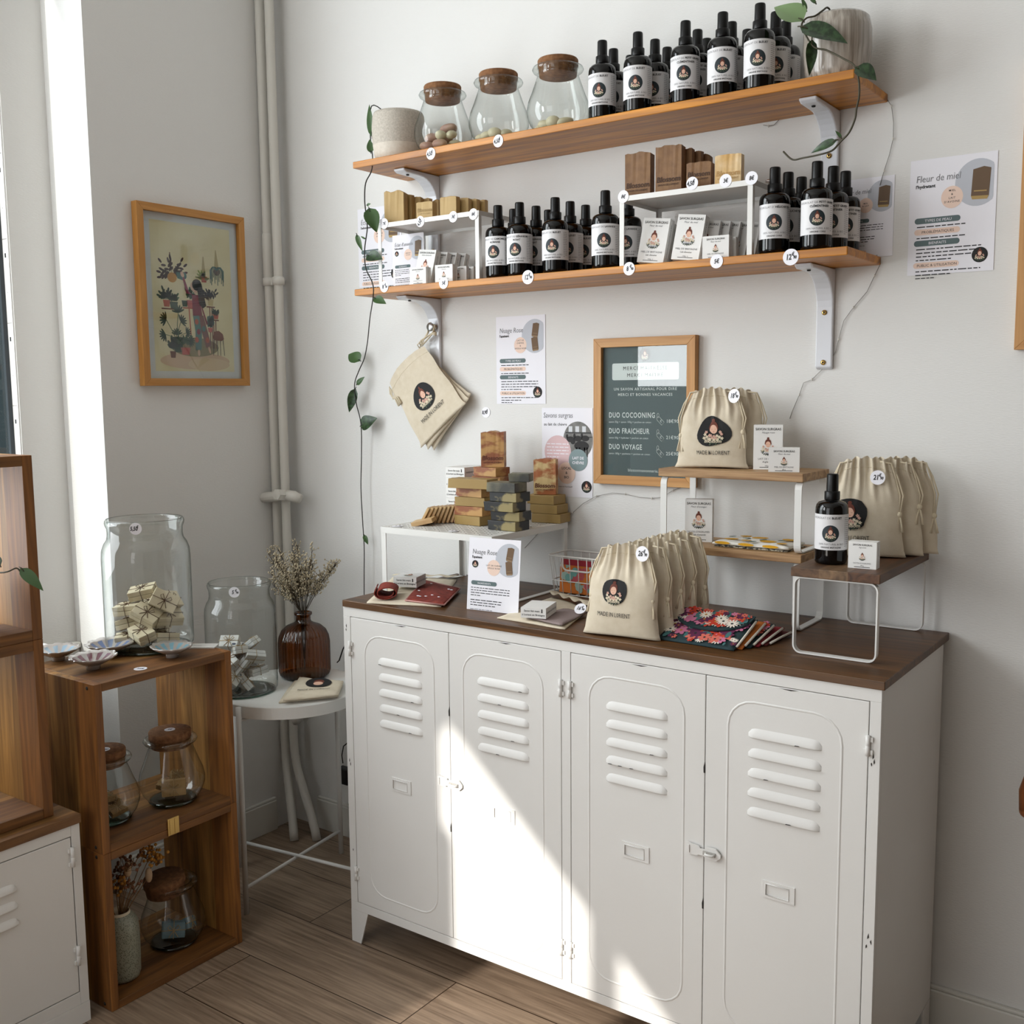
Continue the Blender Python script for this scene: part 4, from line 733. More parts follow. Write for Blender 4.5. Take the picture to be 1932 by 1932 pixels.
metal_riser(.792,1.165,-.378,-.030,ZC+.0004,1.140,'white metal riser with slotted top on the sideboard, carrying soap stacks',tb=.016,bar=.016,mesh=True)
# clamp feet with chrome screws behind the risers
for u,v,yy,lb in((878,398,-.10,'left'),(1420,325,-.10,'right')):
    for k in(0,1):
        p=at(u+26*k,v+4*k,'y',yy); z0=(1.968 if lb=='left' else 1.955); b=MB(); M_=Matrix.Translation((p.x,yy+.02*k,z0+.0006))
        b.lathe([(0,0),(.009,0),(.009,.004),(.004,.005),(.004,.016),(.010,.017),(.010,.021),(.005,.024),(0,.024)],CHROME,14,M=M_)
        tag(b.build('thumb_screw'),f"{'front' if k==0 else 'rear'} small chrome thumb screw on top of the {lb} white riser",'screw','chrome thumb screws on the risers')
for (u,v,n_,lb,y_) in((725,422,'7€','left riser top edge above its foot',-.2275),(793,418,'4,50','left riser top edge below the small soap',-.2275),(855,409,'3€','left riser top edge, second from its right corner',-.2275),(893,404,'8€','left riser top right corner',-.2275),
     (1176,371,'8€','right riser top left corner',-.2275),(1306,346,'4,50','right riser top edge below the half height brown soap',-.2275),(1369,341,'3€','right riser top edge below the marbled soap',-.2275),(1418,336,'8€','right riser top right corner',-.2275)):
    p=at(u,v,'y',y_); sticker(p,n_,'round price sticker on the '+lb,sup=('€',) if ',' in n_ else None,r=.0145,roll=.9 if (u==793) else .1*((u%7)-3)/3)
# ------------------------------------------------------------------ soaps
def roughbar(w_,d,h,m,seed,rough=.004,text=None,tm=None,top=None,face2=None,sw=0):
    """cut soap bar standing up: uneven top; front faces -y"""
    q=random.Random(seed); n=9; b=MB(); tops=[h+rough*.5*math.sin(i*1.1+seed)+q.uniform(-rough,rough)*.35 for i in range(n+1)]
    vs=[]
    for yy in(-d/2,d/2):
        for i in range(n+1): vs.append((-w_/2+w_*i/n,yy,0))
        for i in range(n+1): vs.append((-w_/2+w_*i/n,yy+q.uniform(-.0006,.0006),tops[i]-(.002 if i in(0,n) else 0)+(q.uniform(-.002,.002) if yy>0 else 0)))
    N=n+1; fs=[]
    for i in range(n): fs+= [(i,i+1,N+i+1,N+i),(2*N+i+1,2*N+i,3*N+i,3*N+i+1),(N+i,N+i+1,3*N+i+1,3*N+i),(i+1,i,2*N+i,2*N+i+1)]
    fs+=[(0,N,3*N,2*N),(n,2*N+n,3*N+n,N+n)]
    b.add(vs,fs,m)
    if text: xf=plane((0,-d/2-.0008,0),(1,0,0),(0,0,1)); b.text(xf,'Blossom',0,h*text,w_*.27,tm,bold=.02,shear=.1,h=.0004); b.text(xf,'SAVON DE LORIENT',0,h*text-w_*.13,w_*.088,tm,bold=.02,h=.0004)  # letters coloured darker to imitate the shade of an engraved stamp
    return b
SBG=P('beige_soap','#b79a63',.55,noise=(40,.5,'#ab8d58')); SBGP=P('soap_stamp_shade_beige','#a08450',.6); SBR=P('brown_soap','#86623c',.6,noise=(55,.22,'#6f4c2c')); SBRP=P('soap_stamp_shade_brown','#3f2616',.7); SMB=P('marbled_honey_soap','#c89f5f',.5,noise=(22,.15,'#dfc9a2'))
def soap(loc,w_,d,h,m,label,seed=1,rz=0,text=None,tm=None,group=None,rough=.003,rx=0,ry=0):
    o=roughbar(w_,d,h,m,seed,rough,text,tm).build('soap_bar',bev=.0012); o.location=loc; o.rotation_euler=(rx,ry,rz); tag(o,label,'soap',group); return o
zl=1.9684
def X(u,yy,v=400): return at(u,v,'y',yy).x
soap((X(745,-.195),-.190,zl),.062,.024,.088,SBG,'tall beige soap with jagged top at the left end of the left riser',1,rz=.25,rough=.004)
for k in range(4): soap((X(760,-.16)+.013*k,-.158+.024*k,zl),.062,.020,.084-.004*k,SBG,f"tall beige soap standing {('just','second','third','last')[k]} behind the jagged one on the left riser",2+k,rz=.25,rough=.004,group='beige soaps behind the jagged one')
soap((X(805,-.20),-.200,zl),.052,.022,.045,SBG,'small beige soap stamped with lettering in the middle of the left riser',7,rz=.12,text=.42,tm=SBGP,rough=.0006)
soap((X(847,-.195),-.190,zl),.052,.020,.052,SBG,'small beige soap nearest the thumb screws on the left riser',8,rz=.12,rough=.0006)
for k in range(3): soap((X(870,-.165)+.008*k,-.160+.026*k,zl),.050,.018,.050,SBG,f"small beige soap {('directly','second','third')[k]} behind the one nearest the thumb screws",9+k,rz=.12,rough=.0006,group='small beige soaps in a file')
zr=1.9554
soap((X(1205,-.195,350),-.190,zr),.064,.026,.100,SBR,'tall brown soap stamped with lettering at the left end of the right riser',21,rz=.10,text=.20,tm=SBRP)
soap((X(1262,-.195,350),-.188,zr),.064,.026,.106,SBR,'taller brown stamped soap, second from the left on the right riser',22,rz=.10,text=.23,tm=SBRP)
for k in range(3): soap((X(1283,-.165,350)+.010*k,-.158+.027*k,zr),.058,.020,.102-.004*k,SBR,f"tall brown soap {('directly','second','third')[k]} behind the taller stamped one",23+k,rz=.1,group='brown soaps in a file')
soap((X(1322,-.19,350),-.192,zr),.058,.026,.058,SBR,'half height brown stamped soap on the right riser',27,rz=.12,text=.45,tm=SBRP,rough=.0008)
soap((X(1376,-.19,350),-.190,zr),.060,.024,.066,SMB,'honey coloured marbled soap at the right end of the right riser',28,rz=.12,text=.30,tm=P('soap_stamp_shade_honey','#b38b50'),rough=.0008)
# ------------------------------------------------------------------ boxed soaps
SIDEC=P('card_side','#dcdad4',.6)
def soapbox(w_,h,d,head,sub,l1,l2,em=.30,small=False,end=True):
    """carton with front towards -y, base at z=0"""
    b=MB(); b.bx(-w_/2,w_/2,-d/2,d/2,0,h,CARD); xf=plane((0,-d/2,0),(1,0,0),(0,0,1)); k=w_/.06
    q_=.78 if small else 1
    b.text(xf,head,0,h-.0115*k*q_,.0072*k*q_,INK,bold=.01,wide=.93); b.text(xf,sub,0,h-.0180*k*q_,.0056*k*q_,GREYINK,shear=.2)
    emblem(b,xf,0,h*(.53 if not small else .455),w_*(em if not small else .135),name=not small,h=.0002)
    b.text(xf,l1,0,h*(.22 if not small else .175),.0055*k*q_,GREYINK); b.text(xf,l2,0,h*(.22 if not small else .175)-.0062*k*q_,.0050*k*q_,INK,shear=.15); b.text(xf,'100g  ℮',0,h*.22-.0145*k,.0042*k,GREYINK) if not small else None
    b.rrect(xf,-w_*.28,h*.045,w_*.28,h*.045+.0012,INK,0,.0002)
    xs=plane((w_/2,0,h/2),(0,0,1),(0,-1,0)); xs=lambda x,y,hh:Vector((w_/2+hh,y,h/2+x)); b.text(lambda x,y,hh:Vector((w_/2+.0003,-y*1.0,h/2+x)),'INGRÉDIENTS NATURELS & BIO',0,-.0018,.0050*k*min(1,h/w_),GREYINK,bold=.01)
    if end:
        xe=lambda x,y,hh:Vector((x,-y,h+.0003)); 
    return b
def putbox(b,loc,label,rz=0,rx=0,ry=0,group=None):
    o=b.build('soap_box',loc=loc,bev=.0005); o.rotation_euler=(rx,ry,rz); tag(o,label,'box',group); return o
SG='SAVON SURGRAS'
# on the lower shelf, left riser
putbox(soapbox(.060,.098,.024,SG,"Éclat d'amande",'LAIT DE CHÈVRE','sans parfum'),(X(797,-.165,500),-.160,Z2+.004),'large white soap box leaning back inside the left riser',rz=.05,rx=-.20,ry=.10)
for k in range(3): putbox(soapbox(.058,.094,.020,SG,"Éclat d'amande",'LAIT DE CHÈVRE','sans parfum'),(X(820,-.13,500)+.012*k,-.128+.026*k,Z2+.004),f"large white soap box {('directly','second','third')[k]} behind the front one inside the left riser",rz=.05,rx=-.20,ry=.10,group='leaning boxes in the left riser')
putbox(soapbox(.054,.046,.024,SG,'Amande','AMANDE DOUCE','60 g',small=True,em=.155),(X(793,-.205,530),-.205,Z2+.0005),'small white soap box at the left inside the left riser',rz=.12)
putbox(soapbox(.056,.047,.024,'SAVON NATUREL','Amande','AMANDE DOUCE','60 g',small=True,em=.155),(X(842,-.200,530),-.200,Z2+.0005),'small white soap box behind the five euro sticker inside the left riser',rz=.12)
for k in range(3): putbox(soapbox(.050,.044,.014,'SAVON NATUREL','Amande','','',small=True,em=.15),(X(866,-.17,530)+.006*k,-.166+.024*k,Z2+.0005),f"small soap box {('directly','second','third')[k]} behind the one with the five euro sticker",rz=.12,group='small boxes in a file, left riser')
# right riser
putbox(soapbox(.068,.106,.026,SG,'Fleur de miel','MIEL DE BRETAGNE','Lait d\'avoine'),(X(1226,-.19,480),-.180,Z2+.005),'large leaning white soap box at the left inside the right riser',rz=.08,rx=-.14,ry=.12)
putbox(soapbox(.068,.106,.026,SG,'Fleur de miel','MIEL DE BRETAGNE','Lait d\'avoine'),(X(1290,-.19,480),-.176,Z2+.005),'second large leaning white soap box inside the right riser',rz=.08,rx=-.14,ry=.12)
for k in range(2): putbox(soapbox(.062,.100,.018,SG,'Fleur de miel','MIEL','avoine'),(X(1240,-.14,480)+.014*k,-.138+.026*k,Z2+.005),f"large white box {('directly','second')[k]} behind the first leaning one in the right riser",rz=.08,rx=-.14,ry=.12,group='boxes behind the leaning ones')
for k in range(5): putbox(soapbox(.060,.096,.013,SG,'Fleur de miel','MIEL','avoine'),(X(1322,-.15,480)+.016*k,-.140+.020*k,Z2+.005),f"large white box, {('first','second','third','fourth','fifth')[k]} of the leaning file right of the tall pair",rz=.08,rx=-.14,ry=.12,group='boxes behind the leaning ones')
putbox(soapbox(.062,.050,.024,SG,'Fleur de miel','MIEL DE BRETAGNE','60 g',small=True,em=.155),(X(1353,-.205,490),-.205,Z2+.0005),'single small white soap box in front of the leaning file',rz=.10)
putbox(soapbox(.060,.048,.022,SG,'Fleur de miel','','',small=True,em=.155),(X(1366,-.178,490),-.176,Z2+.0005),'small white box tucked behind the single small one, right riser',rz=.10)
# ------------------------------------------------------------------ soap stacks on the slotted riser
ZM=1.1404
PKM=P('pink_swirl_top','#b3806a',.55,noise=(45,.12,'#9c6650')); YEL=P('honey_soap','#a1874f',.5,noise=(10,.3,'#937640')); BKS=P('charcoal_soap','#0d0d0d',.45,noise=(17,.04,'#8a7c50',(1,1.2,1.6),.55)); BRS=P('rust_swirl_soap','#8a4f2c',.5,noise=(20,.06,'#b58a50',(1,1,2.2))); CRS=P('cream_swirl_soap','#c7ad7a',.5,noise=(20,.05,'#a05f36',(1,1.2,1.8))); SLC=P('peach_slice_soap','#cdb280',.5,noise=(14,.25,'#bf9669')); TERRA=P('soap_stamp_shade_rust','#5b2a1a',.7)  # last tone: groove shade of the stamped letters painted as dark brown
PKV=P('pink_vein','#c89a84',.5)
def flatbar(loc,l,w_,h,m,label,rz=0,endm=None,group=None,seed=0):
    """soap lying flat; the rough (once upper) edge is the face towards -x"""
    b=MB(); q=random.Random(seed); n=8; vs=[]; 
    for xx in(0,1):
        for i in range(n+1):
            yy=-w_/2+w_*i/n; ex=(-l/2-q.uniform(0,.005)) if xx==0 else l/2
            vs+=[(ex,yy,0),(ex-(q.uniform(-.002,.003) if xx==0 else 0),yy,h)]
    N=2*(n+1); fs=[]; fe=[]
    for i in range(n):
        a=2*i; fe.append((a,a+1,a+3,a+2)); fs.append((N+a,N+a+2,N+a+3,N+a+1)); fs.append((a+1,N+a+1,N+a+3,a+3)); fs.append((a,a+2,N+a+2,N+a))
    fs.append((0,N,N+1,1)); fs.append((2*n,2*n+1,N+2*n+1,N+2*n)); b.add(vs,fs,m); b.add(vs,fe,endm or m)
    if endm is not None and endm is PKM:
        for k in range(4):
            y0=-w_/2+w_*(k+.1)/4; pts=[(-l/2-.0055,y0+w_/4*.9*(.5-.5*math.cos(a)),h*(.12+.76*math.sin(a/2)**1)) for a in [PI*2*i/10 for i in range(11)]]; b.tube(pts,.0011,PKV,4)
    o=b.build('soap_bar',bev=.001,loc=loc); o.rotation_euler=(0,0,rz); tag(o,label,'soap',group); return o
def Gm(u,v,z=ZM): p=at(u,v,'z',z); return p
hb=.0245
# dark charcoal stack in front
g=Gm(944,1002); 
for k,(du,lab) in enumerate(((0,'bottom'),(.004,'second from the bottom'),(-.006,'middle'),(.002,'second from the top'),(-.004,'top'))):
    flatbar((g.x+du+.000,g.y+.040+du,ZM+hb*k*1.02),.086,.060,hb,BKS if k not in(4,) else P('grey_green_soap','#77735c',.5,noise=(14,.12,'#34342f')),f'dark marbled charcoal soap bar, {lab} of its stack on the slotted riser',rz=-.04+.05*((k*2)%3),endm=P('charcoal_swirl_edge','#8d908d',.5,noise=(60,.10,'#1d2023')),seed=k)
flatbar((g.x+.022,g.y+.068,ZM+hb*5*1.02),.050,.045,hb*.9,P('grey_green_soap','#77735c'),'small grey green soap bar lying on top of the charcoal stack',rz=.35)
# pink topped stack to its left
g2=Gm(875,992)
for k,lab in enumerate(('bottom','second','third','fourth')):
    flatbar((g2.x+.002*((k*3)%3),g2.y+.048+.003*k,ZM+hb*k*1.03),.092,.058,hb,YEL if k%2==0 else BRS,f'pink edged soap bar, {lab} from the bottom of the left stack on the slotted riser',rz=.10*((k%3)-1),endm=PKM,seed=10+k)
flatbar((g2.x+.012,g2.y+.030,ZM+hb*4*1.03),.120,.056,hb*1.05,YEL,'long honey yellow soap bar lying across the top of the left stack',rz=.10,seed=15)
# tall brown stack behind
g3=Vector((X(930,-.10,930),-.160,0)); NB=6
for k in range(NB):
    flatbar((g3.x+.002*((k*5)%4)-.004,g3.y+.060+.002*((k*3)%3),ZM+hb*k*1.02),.084,.056,hb,BRS,f"rust brown soap bar, {('bottom','second','third','fourth','fifth','top')[k]} of the tall rear stack",rz=.16*math.sin(k*2.1),endm=PKM,seed=20+k)
zt=ZM+hb*NB*1.02
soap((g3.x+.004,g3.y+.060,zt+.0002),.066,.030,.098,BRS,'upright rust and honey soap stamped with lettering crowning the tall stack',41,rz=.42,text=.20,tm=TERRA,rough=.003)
# right stack
g4=Gm(1012,985)
for k in range(3): flatbar((g4.x+.030-.008*k,g4.y+.030,ZM+hb*k*1.03),.086,.062,hb,YEL,f"plain honey soap bar, {('bottom','middle','top')[k]} of the right stack on the slotted riser",rz=.12-.05*k,seed=30+k)
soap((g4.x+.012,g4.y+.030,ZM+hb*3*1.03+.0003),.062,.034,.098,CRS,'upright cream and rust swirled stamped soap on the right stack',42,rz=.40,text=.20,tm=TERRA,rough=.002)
# leaning slices
g5=Gm(800,990)
for k in range(12):
    b=MB(); b.bx(-.0035,.0035,-.026,.026,0,.050,SLC); o=b.build('soap_slice',bev=.0008,loc=(X(806,-.25,995)+.0075*k,-.262+.0098*k,ZM+.0015)); o.rotation_euler=(0,.50-.02*k,.30); tag(o,'thin peach soap slice leaning in the row at the left of the slotted riser','soap','row of leaning soap slices')
b=MB(); b.bx(-.030,.030,-.024,.024,0,.012,SLC); o=b.build('soap_slice',bev=.0012); p=Gm(776,993); o.location=(p.x+.012,p.y+.040,ZM+.004); o.rotation_euler=(.05,-.22,.45); tag(o,'square peach soap slice lying tilted at the left corner of the slotted riser','soap')
# boxed soap pile behind
g6=Gm(852,972)
def lyingbox(loc,label,w_=.066,d=.100,h=.0290,rz=0,group=None,rx=0,ry=0,logo=False):
    b=MB(); b.bx(-w_/2,w_/2,-d/2,d/2,0,h,CARD); xf=lambda x,y,hh:Vector((x,-d/2-hh,h/2+y)); k=w_/.066
    b.text(xf,'Savon fait main',-.004,.0028,.0068*k,INK,bold=.01); b.text(xf,'à Lorient en Bretagne',0,-.0065,.0068*k,INK,bold=.01); b.rrect(xf,.021*k,.001,.024*k,.010,INK,0)
    b.text(lambda x,y,hh:Vector((w_/2+hh,x,h/2+y)),'INGRÉDIENTS NATURELS & BIO',0,-.002,.0060*k,GREYINK,bold=.015)
    if logo: emblem(b,lambda x,y,hh:Vector((x,y,h+hh)),0,0,.016,name=False,h=.0002)
    return putbox(b,loc,label,rz=rz,group=group,rx=rx,ry=ry)
for k in range(5): lyingbox((.852+.002*((k*3)%3),-.085,ZM+.0294*k),f"white carton lying flat, {('lowest','second','middle','fourth','uppermost')[k]} of the pile behind the soap stacks",rz=.05)
for (u,v,r_,lb) in((750,993,.0150,'front left corner of the slotted riser'),(856,1002,.014,'front edge of the slotted riser'),(992,993,.014,'right edge of the slotted riser')):
    p=Gm(u,v); p.x=min(max(p.x,.81),1.15); p.y=max(p.y,-.36); sticker((p.x,p.y,ZM+.0003),'5',"flat price sticker lying on the "+lb,n=(0,0,1),up=(-.5,1,0),r=r_,sup=('€','90'))
# ------------------------------------------------------------------ wooden display risers with white flat iron legs
def wood_riser(x0,x1,y0,y1,z0,zt,label,th=.019,loop='yz',w_=.016,ins=.012,mat=MANGO):
    t=empty('wooden_riser',(x0,y0,z0),label,'riser'); b=MB(); b.bx(0,x1-x0,0,y1-y0,zt-th-z0,zt-z0,mat); b.build('plank',t,bev=.0015)
    h=zt-th-z0-.0003
    for s_ in(0,1):
        b=MB()
        if loop=='yz':
            xx=ins if s_==0 else (x1-x0)-ins
            b.strip(rloop(.006,(y1-y0)-.006,.0022,h-.0012,.016,y=xx,pl='yz'),(w_,0,0),.0032,WMET,True)
        else:
            yy=ins if s_==0 else (y1-y0)-ins
            b.strip(rloop(.006,(x1-x0)-.006,.0022,h-.0012,.016,y=yy,pl='xz'),(0,w_,0),.0032,WMET,True)
        b.build('leg_loop',t,label='white flat iron loop leg')
    b=MB()
    for sx in(.16,.84): b.lathe([(0,-.003),(.005,-.003),(.006,0)],DARK,10,c=((x1-x0)*sx if loop=='xz' else ins+.004,(ins if loop=='xz' else (y1-y0)*sx),h-.0025))
    return t
wood_riser(1.545,1.893,-.200,-.030,ZC+.0005,1.131,'wooden riser with white legs behind the standing bags, carrying the upper riser',mat=MANGO)
wood_riser(1.535,1.893,-.200,-.030,1.1318,1.313,'uppermost wooden riser, stacked on another, holding cotton bags and two cartons',mat=MANGO)
wood_riser(1.940,2.121,-.386,-.022,ZC+.0005,1.136,'wooden riser with square white loop legs at the right end of the sideboard',loop='xz',mat=MANGY,w_=.014)
Zr1,Zr2,Zr3=1.3133,1.1313,1.1363
putbox(soapbox(.066,.104,.028,SG,'Nuage rose','LAIT DE CHÈVRE','Argile rose'),(X(1449,-.11,850),-.108,Zr1),'large white carton beside the cotton bags on the uppermost wooden riser',rz=.32)
putbox(soapbox(.068,.055,.026,SG,'Fleur de miel','MIEL DE BRETAGNE','60 g',small=True,em=.155),(X(1479,-.165,870),-.163,Zr1),'small white carton at the front of the uppermost wooden riser',rz=.32)
putbox(soapbox(.066,.104,.028,SG,'Fleur d\'oranger',"NOTES D'AGRUMES",'Huile d\'amande'),(X(1319,-.12,980),-.118,Zr2),'large white citrus carton standing alone on the middle wooden riser',rz=.30)
putbox(soapbox(.056,.055,.028,SG,'Agrumes',"NOTES D'AGRUMES",'60 g',small=True,em=.155),(X(1630,-.318,1050),-.318,Zr3),'small white carton at the front corner of the right wooden riser',rz=.06)
place_bottle('bleuet',X(1567,-.300,1010),-.296,Zr3,'single black spray bottle standing on the right wooden riser',None,.34)
# ------------------------------------------------------------------ drawstring bags
def bag(W,H,T,label,loc,rz=0,rx=0,ry=0,seed=0,cinch=.34,emb=None,text=None,group=None,blob=None,cord=True,er=.055,ez=.52,tz=.30,ts=.0205,fold=1.0,rnd=False):
    t=empty('drawstring_bag',loc,label,'bag',group,rz=rz,rx=rx,ry=ry); q=random.Random(seed); ph=q.uniform(0,6)
    def hw(v): return W/2*(1-.17*v-(cinch-.12)*sm((v-.55)/.45)**1.6+.05*(1-sm(v/.06)))
    def srf(u,v,sd):
        th=T/2*(1-abs(u)**2.6)**.5*(.55+.55*math.sin(PI*min(1,v*1.15+.12))-.30*sm((v-.6)/.4)) if abs(u)<1 else 0
        a=fold*sm((v-.48)/.45); f=a*(.0045*math.sin(u*15+ph+sd)+.003*math.sin(u*27+ph*2+v*3))+ .0022*math.sin(u*3.1+v*9+ph)*(1-a)
        y=(-th if sd==0 else th)+f*(1-abs(u)**6)
        z=H*v-.016*sm((v-.6)/.4)*abs(u)**2.5+(.003*math.sin(u*17+ph)*a if v>.95 else 0)-(.0025*(1-u*u) if v<.02 else 0)*-1
        return Vector((u*hw(v)+.0015*math.sin(v*14+ph+(3 if u<0 else 0)),y,z))
    nu,nv=44,30; b=MB(); vs=[]; fs=[]
    for sd in(0,1):
        for j in range(nv+1):
            for i in range(nu+1): vs.append(srf(-1+2*i/nu,j/nv,sd))
    N=(nu+1)*(nv+1)
    for j in range(nv):
        for i in range(nu):
            a=j*(nu+1)+i; fs.append((a,a+1,a+nu+2,a+nu+1)); a+=N; fs.append((a+1,a,a+nu+1,a+nu+2))
    for i in range(nu): fs.append((i+1,i,N+i,N+i+1))
    b.add(vs,fs,LINEN,True)
    def xf(x,z,h):
        v=z/H; u=max(-.99,min(.99,x/hw(v))); p=srf(u,v,0); return p+Vector((0,-h*2.6-.0009,0))
    if emb: emblem(b,xf,emb,H*ez,er,BLACKP,blob=blob,h=.0003,rings=7)
    if text: b.text(xf,'MADE IN LORIENT',emb or 0,H*tz,ts,BLACKP,wide=.72,bold=0,h=.0006)
    # channel seam and side corners
    b.tube([xf(-hw(.90)*.97+2*hw(.90)*.97*i/30,H*.90,-.0004) for i in range(31)],.0009,LINEN2,4)
    b.build('cloth',t,label='gathered unbleached cotton')
    if cord:
        for sd in(1,-1):
            b=MB(); x0=sd*hw(.94)*.96; L=H*q.uniform(.42,.55)
            for k in(0,1):
                pts=[(x0*(.55-.25*k),-.006+.012*k,H*.955),(x0,-.004+.008*k,H*.94),(x0+sd*(.010+.004*k),-.004,H*.80),(x0+sd*(.020+.006*k),-.006,H*.62),(x0+sd*(.018+.002*k),-.008,H*.94-L)]
                b.tube(pts,.0019,LINEN2,6)
            b.ball((x0+sd*.019,-.008,H*.94-L),.006,LINEN2,8,sq=(1,.8,1.1))
            for k in(-1,1): b.tube([(x0+sd*.019,-.008,H*.94-L),(x0+sd*(.019)+.005*k,-.010,H*.94-L-.022),(x0+sd*.019+.007*k,-.010,H*.94-L-.038)],[.002,.002,.0034],LINEN2,6)
            b.build('drawstring',t)
    return t
BL1=lambda a:1+.10*math.cos(3*a+.6)+.06*math.cos(2*a)
BL2=lambda a:(1/max(abs(math.cos(a)),abs(math.sin(a))*.97)**.35)*(.90+.06*math.sin(a))*(1-.12*max(0,math.sin(-a)-.5))
yb=-.452
bag(.178,.206,.046,'foremost standing cotton bag with dark emblem on the sideboard',(X(1172,yb,1200),yb,ZC+.001),rz=.10,rx=-.10,seed=1,emb=-.010,text=True,blob=BL2,er=.031,ez=.475,tz=.215,ts=.0140)
for k in range(4): bag(.165-.003*k,.208+.004*k,.032,f"cotton bag, {('second','third','fourth','last')[k]} of the standing row on the sideboard",(X(1172,yb,1200)+.018+.011*k,yb+.046+.040*k,ZC+.001),rz=.12+.015*k,rx=-.10,seed=2+k,group='cotton bags standing in a row behind the front one')
p=at(1212,1045,'y',yb-.012); p=at(1212,1045,'y',-.4555); sticker(p,'26','round price sticker on the top right of the front standing bag',sup=('€','90'),r=.0170,n=(-.1,-1,.1))
yu=-.142
bag(.170,.190,.040,'cotton bag with dark emblem and price sticker on the uppermost wooden riser',(X(1342,yu,880),yu,Zr1+.001),rz=.20,rx=-.06,seed=11,emb=.008,text=True,blob=BL1,er=.037,ez=.45,tz=.165,ts=.0135,cinch=.30)
bag(.150,.188,.030,'plain cotton bag behind the emblem bag on the uppermost wooden riser',(X(1342,yu,880)+.034,yu+.050,Zr1+.001),rz=.20,rx=-.06,seed=12,cinch=.26)
p=at(1385,747,'y',yu-.005); sticker(p,'18','round price sticker on the emblem bag of the uppermost riser',sup=('€','90'),r=.0165,n=(-.25,-1,.1))
y3=-.165
bag(.165,.215,.040,'cotton bag with dark emblem behind the bottle on the right wooden riser',(X(1634,y3,1000)+.000,y3-.015,Zr3+.001),rz=.36,rx=-.06,seed=21,emb=-.030,text=True,blob=BL2,er=.037,ez=.42,tz=.17,ts=.0135,cinch=.32)
for k in(0,1): bag(.155,.212,.030,f"cotton bag, {('middle one','rearmost')[k]} of the three on the right wooden riser",(X(1640,y3,1000)+.026+.020*k,y3+.030+.044*k,Zr3+.001),rz=.38,rx=-.06,seed=22+k,cinch=.32)
p=at(1656,901,'y',-.180); sticker(p,'21','round price sticker on the emblem bag of the right wooden riser',sup=('€','90'),r=.0155,n=(.15,-1,.1))
# ------------------------------------------------------------------ hanging bags on a magnet knob
p=at(813,617,'y',-.03)
kb=MB().lathe([(0,.022),(.0115,.022),(.013,.020),(.013,.016),(.007,.013),(.007,.004),(.010,0)],P('brushed_steel','#b4b4b2',.3,1),24,M=Matrix.Rotation(PI/2,4,'X')); ko=kb.build('magnet_hook',loc=(p.x,-.0145,p.z)); tag(ko,'round steel magnet hook on the lower left bracket','hook')
for k,(rot,dx) in enumerate(((.65,0),(.76,.004),(.86,.010))):
    yy=-.040+.010*k
    c=at(798-3*k,650+4*k,'y',yy)   # gathered corner near the hook
    t=bag(.212,.245,.009,f"flat empty cotton bag, {('front one with dark emblem','middle one','rearmost')[k]} of three hanging from the magnet hook",(0,0,0),seed=30+k,cinch=.10,emb=(-.002 if k==0 else None),text=(k==0),blob=None,er=.042,ez=.46,tz=.20,ts=.0175,fold=.15,cord=False)
    # hang from the upper right corner
    R_=Matrix.Rotation(-(PI/2-.0)*0-rot*1.0,4,'Y'); cr=R_@Vector((.088,0,.236)); t.rotation_euler=(0,-rot,0); 
    cr=Matrix.Rotation(-rot,3,'Y')@Vector((.088,0,.236)); t.location=c-cr
    b=MB(); Ri=Matrix.Rotation(rot,3,'Y'); loc_=lambda q:Ri@(Vector(q)-t.location)
    kn=Vector((p.x,-.034,p.z-.004)); 
    for e in(-1,1): b.tube([loc_(c),loc_(c+Vector((.006*e,-.004,.012))),loc_((p.x-.010*e,-.030-.002*k,p.z-.016)),loc_((p.x-.012*e+.004,-.030-.001*k,p.z+.004)),loc_((p.x+.002*e,-.030,p.z+.013))],.0017,LINEN2,6)
    if k<2: b.tube([loc_(c),loc_((p.x+.010,-.036,p.z-.020)),loc_((p.x+.024,-.036,p.z-.018-.006*k))],[.0018,.0025,.004],LINEN2,6)
    b.build('drawstring',t)
    if k==0:
        b=MB()
        for e in range(3): x0=-.094; b.tube([(x0,-.003,.220-.006*e),(x0-.012,-.004,.200-.01*e),(x0-.004+.006*e,-.005,.175),(x0+.006*e-.004,-.005,.150)],[.0017,.0017,.002,.004],LINEN2,6)
        b.build('drawstring',t)
# ------------------------------------------------------------------ things lying on the sideboard
def clothpatch(b,corners,z0,th,m,n=10,wav=.0015,seed=0,edge=None):
    """soft slab over a quad of (x,y) corners"""
    q=random.Random(seed); ph=q.uniform(0,6); vs=[];fs=[]; C=[Vector((a,c_)) for a,c_ in corners]
    for top in(0,1):
        for j in range(n+1):
            for i in range(n+1):
                s_,t_=i/n,j/n; p=(C[0]*(1-s_)+C[1]*s_)*(1-t_)+(C[3]*(1-s_)+C[2]*s_)*t_
                e=min(s_,1-s_,t_,1-t_)*6; vs.append((p.x,p.y,z0+(th*min(1,.45+.55*e)+wav*math.sin(s_*9+t_*7+ph) if top else 0)))
    N=(n+1)**2
    for j in range(n):
        for i in range(n): a=j*(n+1)+i; fs.append((a+1,a,a+n+1,a+n+2)); fs.append((N+a,N+a+1,N+a+n+2,N+a+n+1))
    for i in range(n):
        for a,c_ in((i,i+1),(n*(n+1)+i+1,n*(n+1)+i),((i+1)*(n+1),i*(n+1)),(i*(n+1)+n,(i+1)*(n+1)+n)): fs.append((a,c_,N+c_,N+a))
    b.add(vs,fs,m,True); return b
G=lambda u,v,z=ZC: (lambda p:(p.x,p.y))(at(u,v,'z',z))
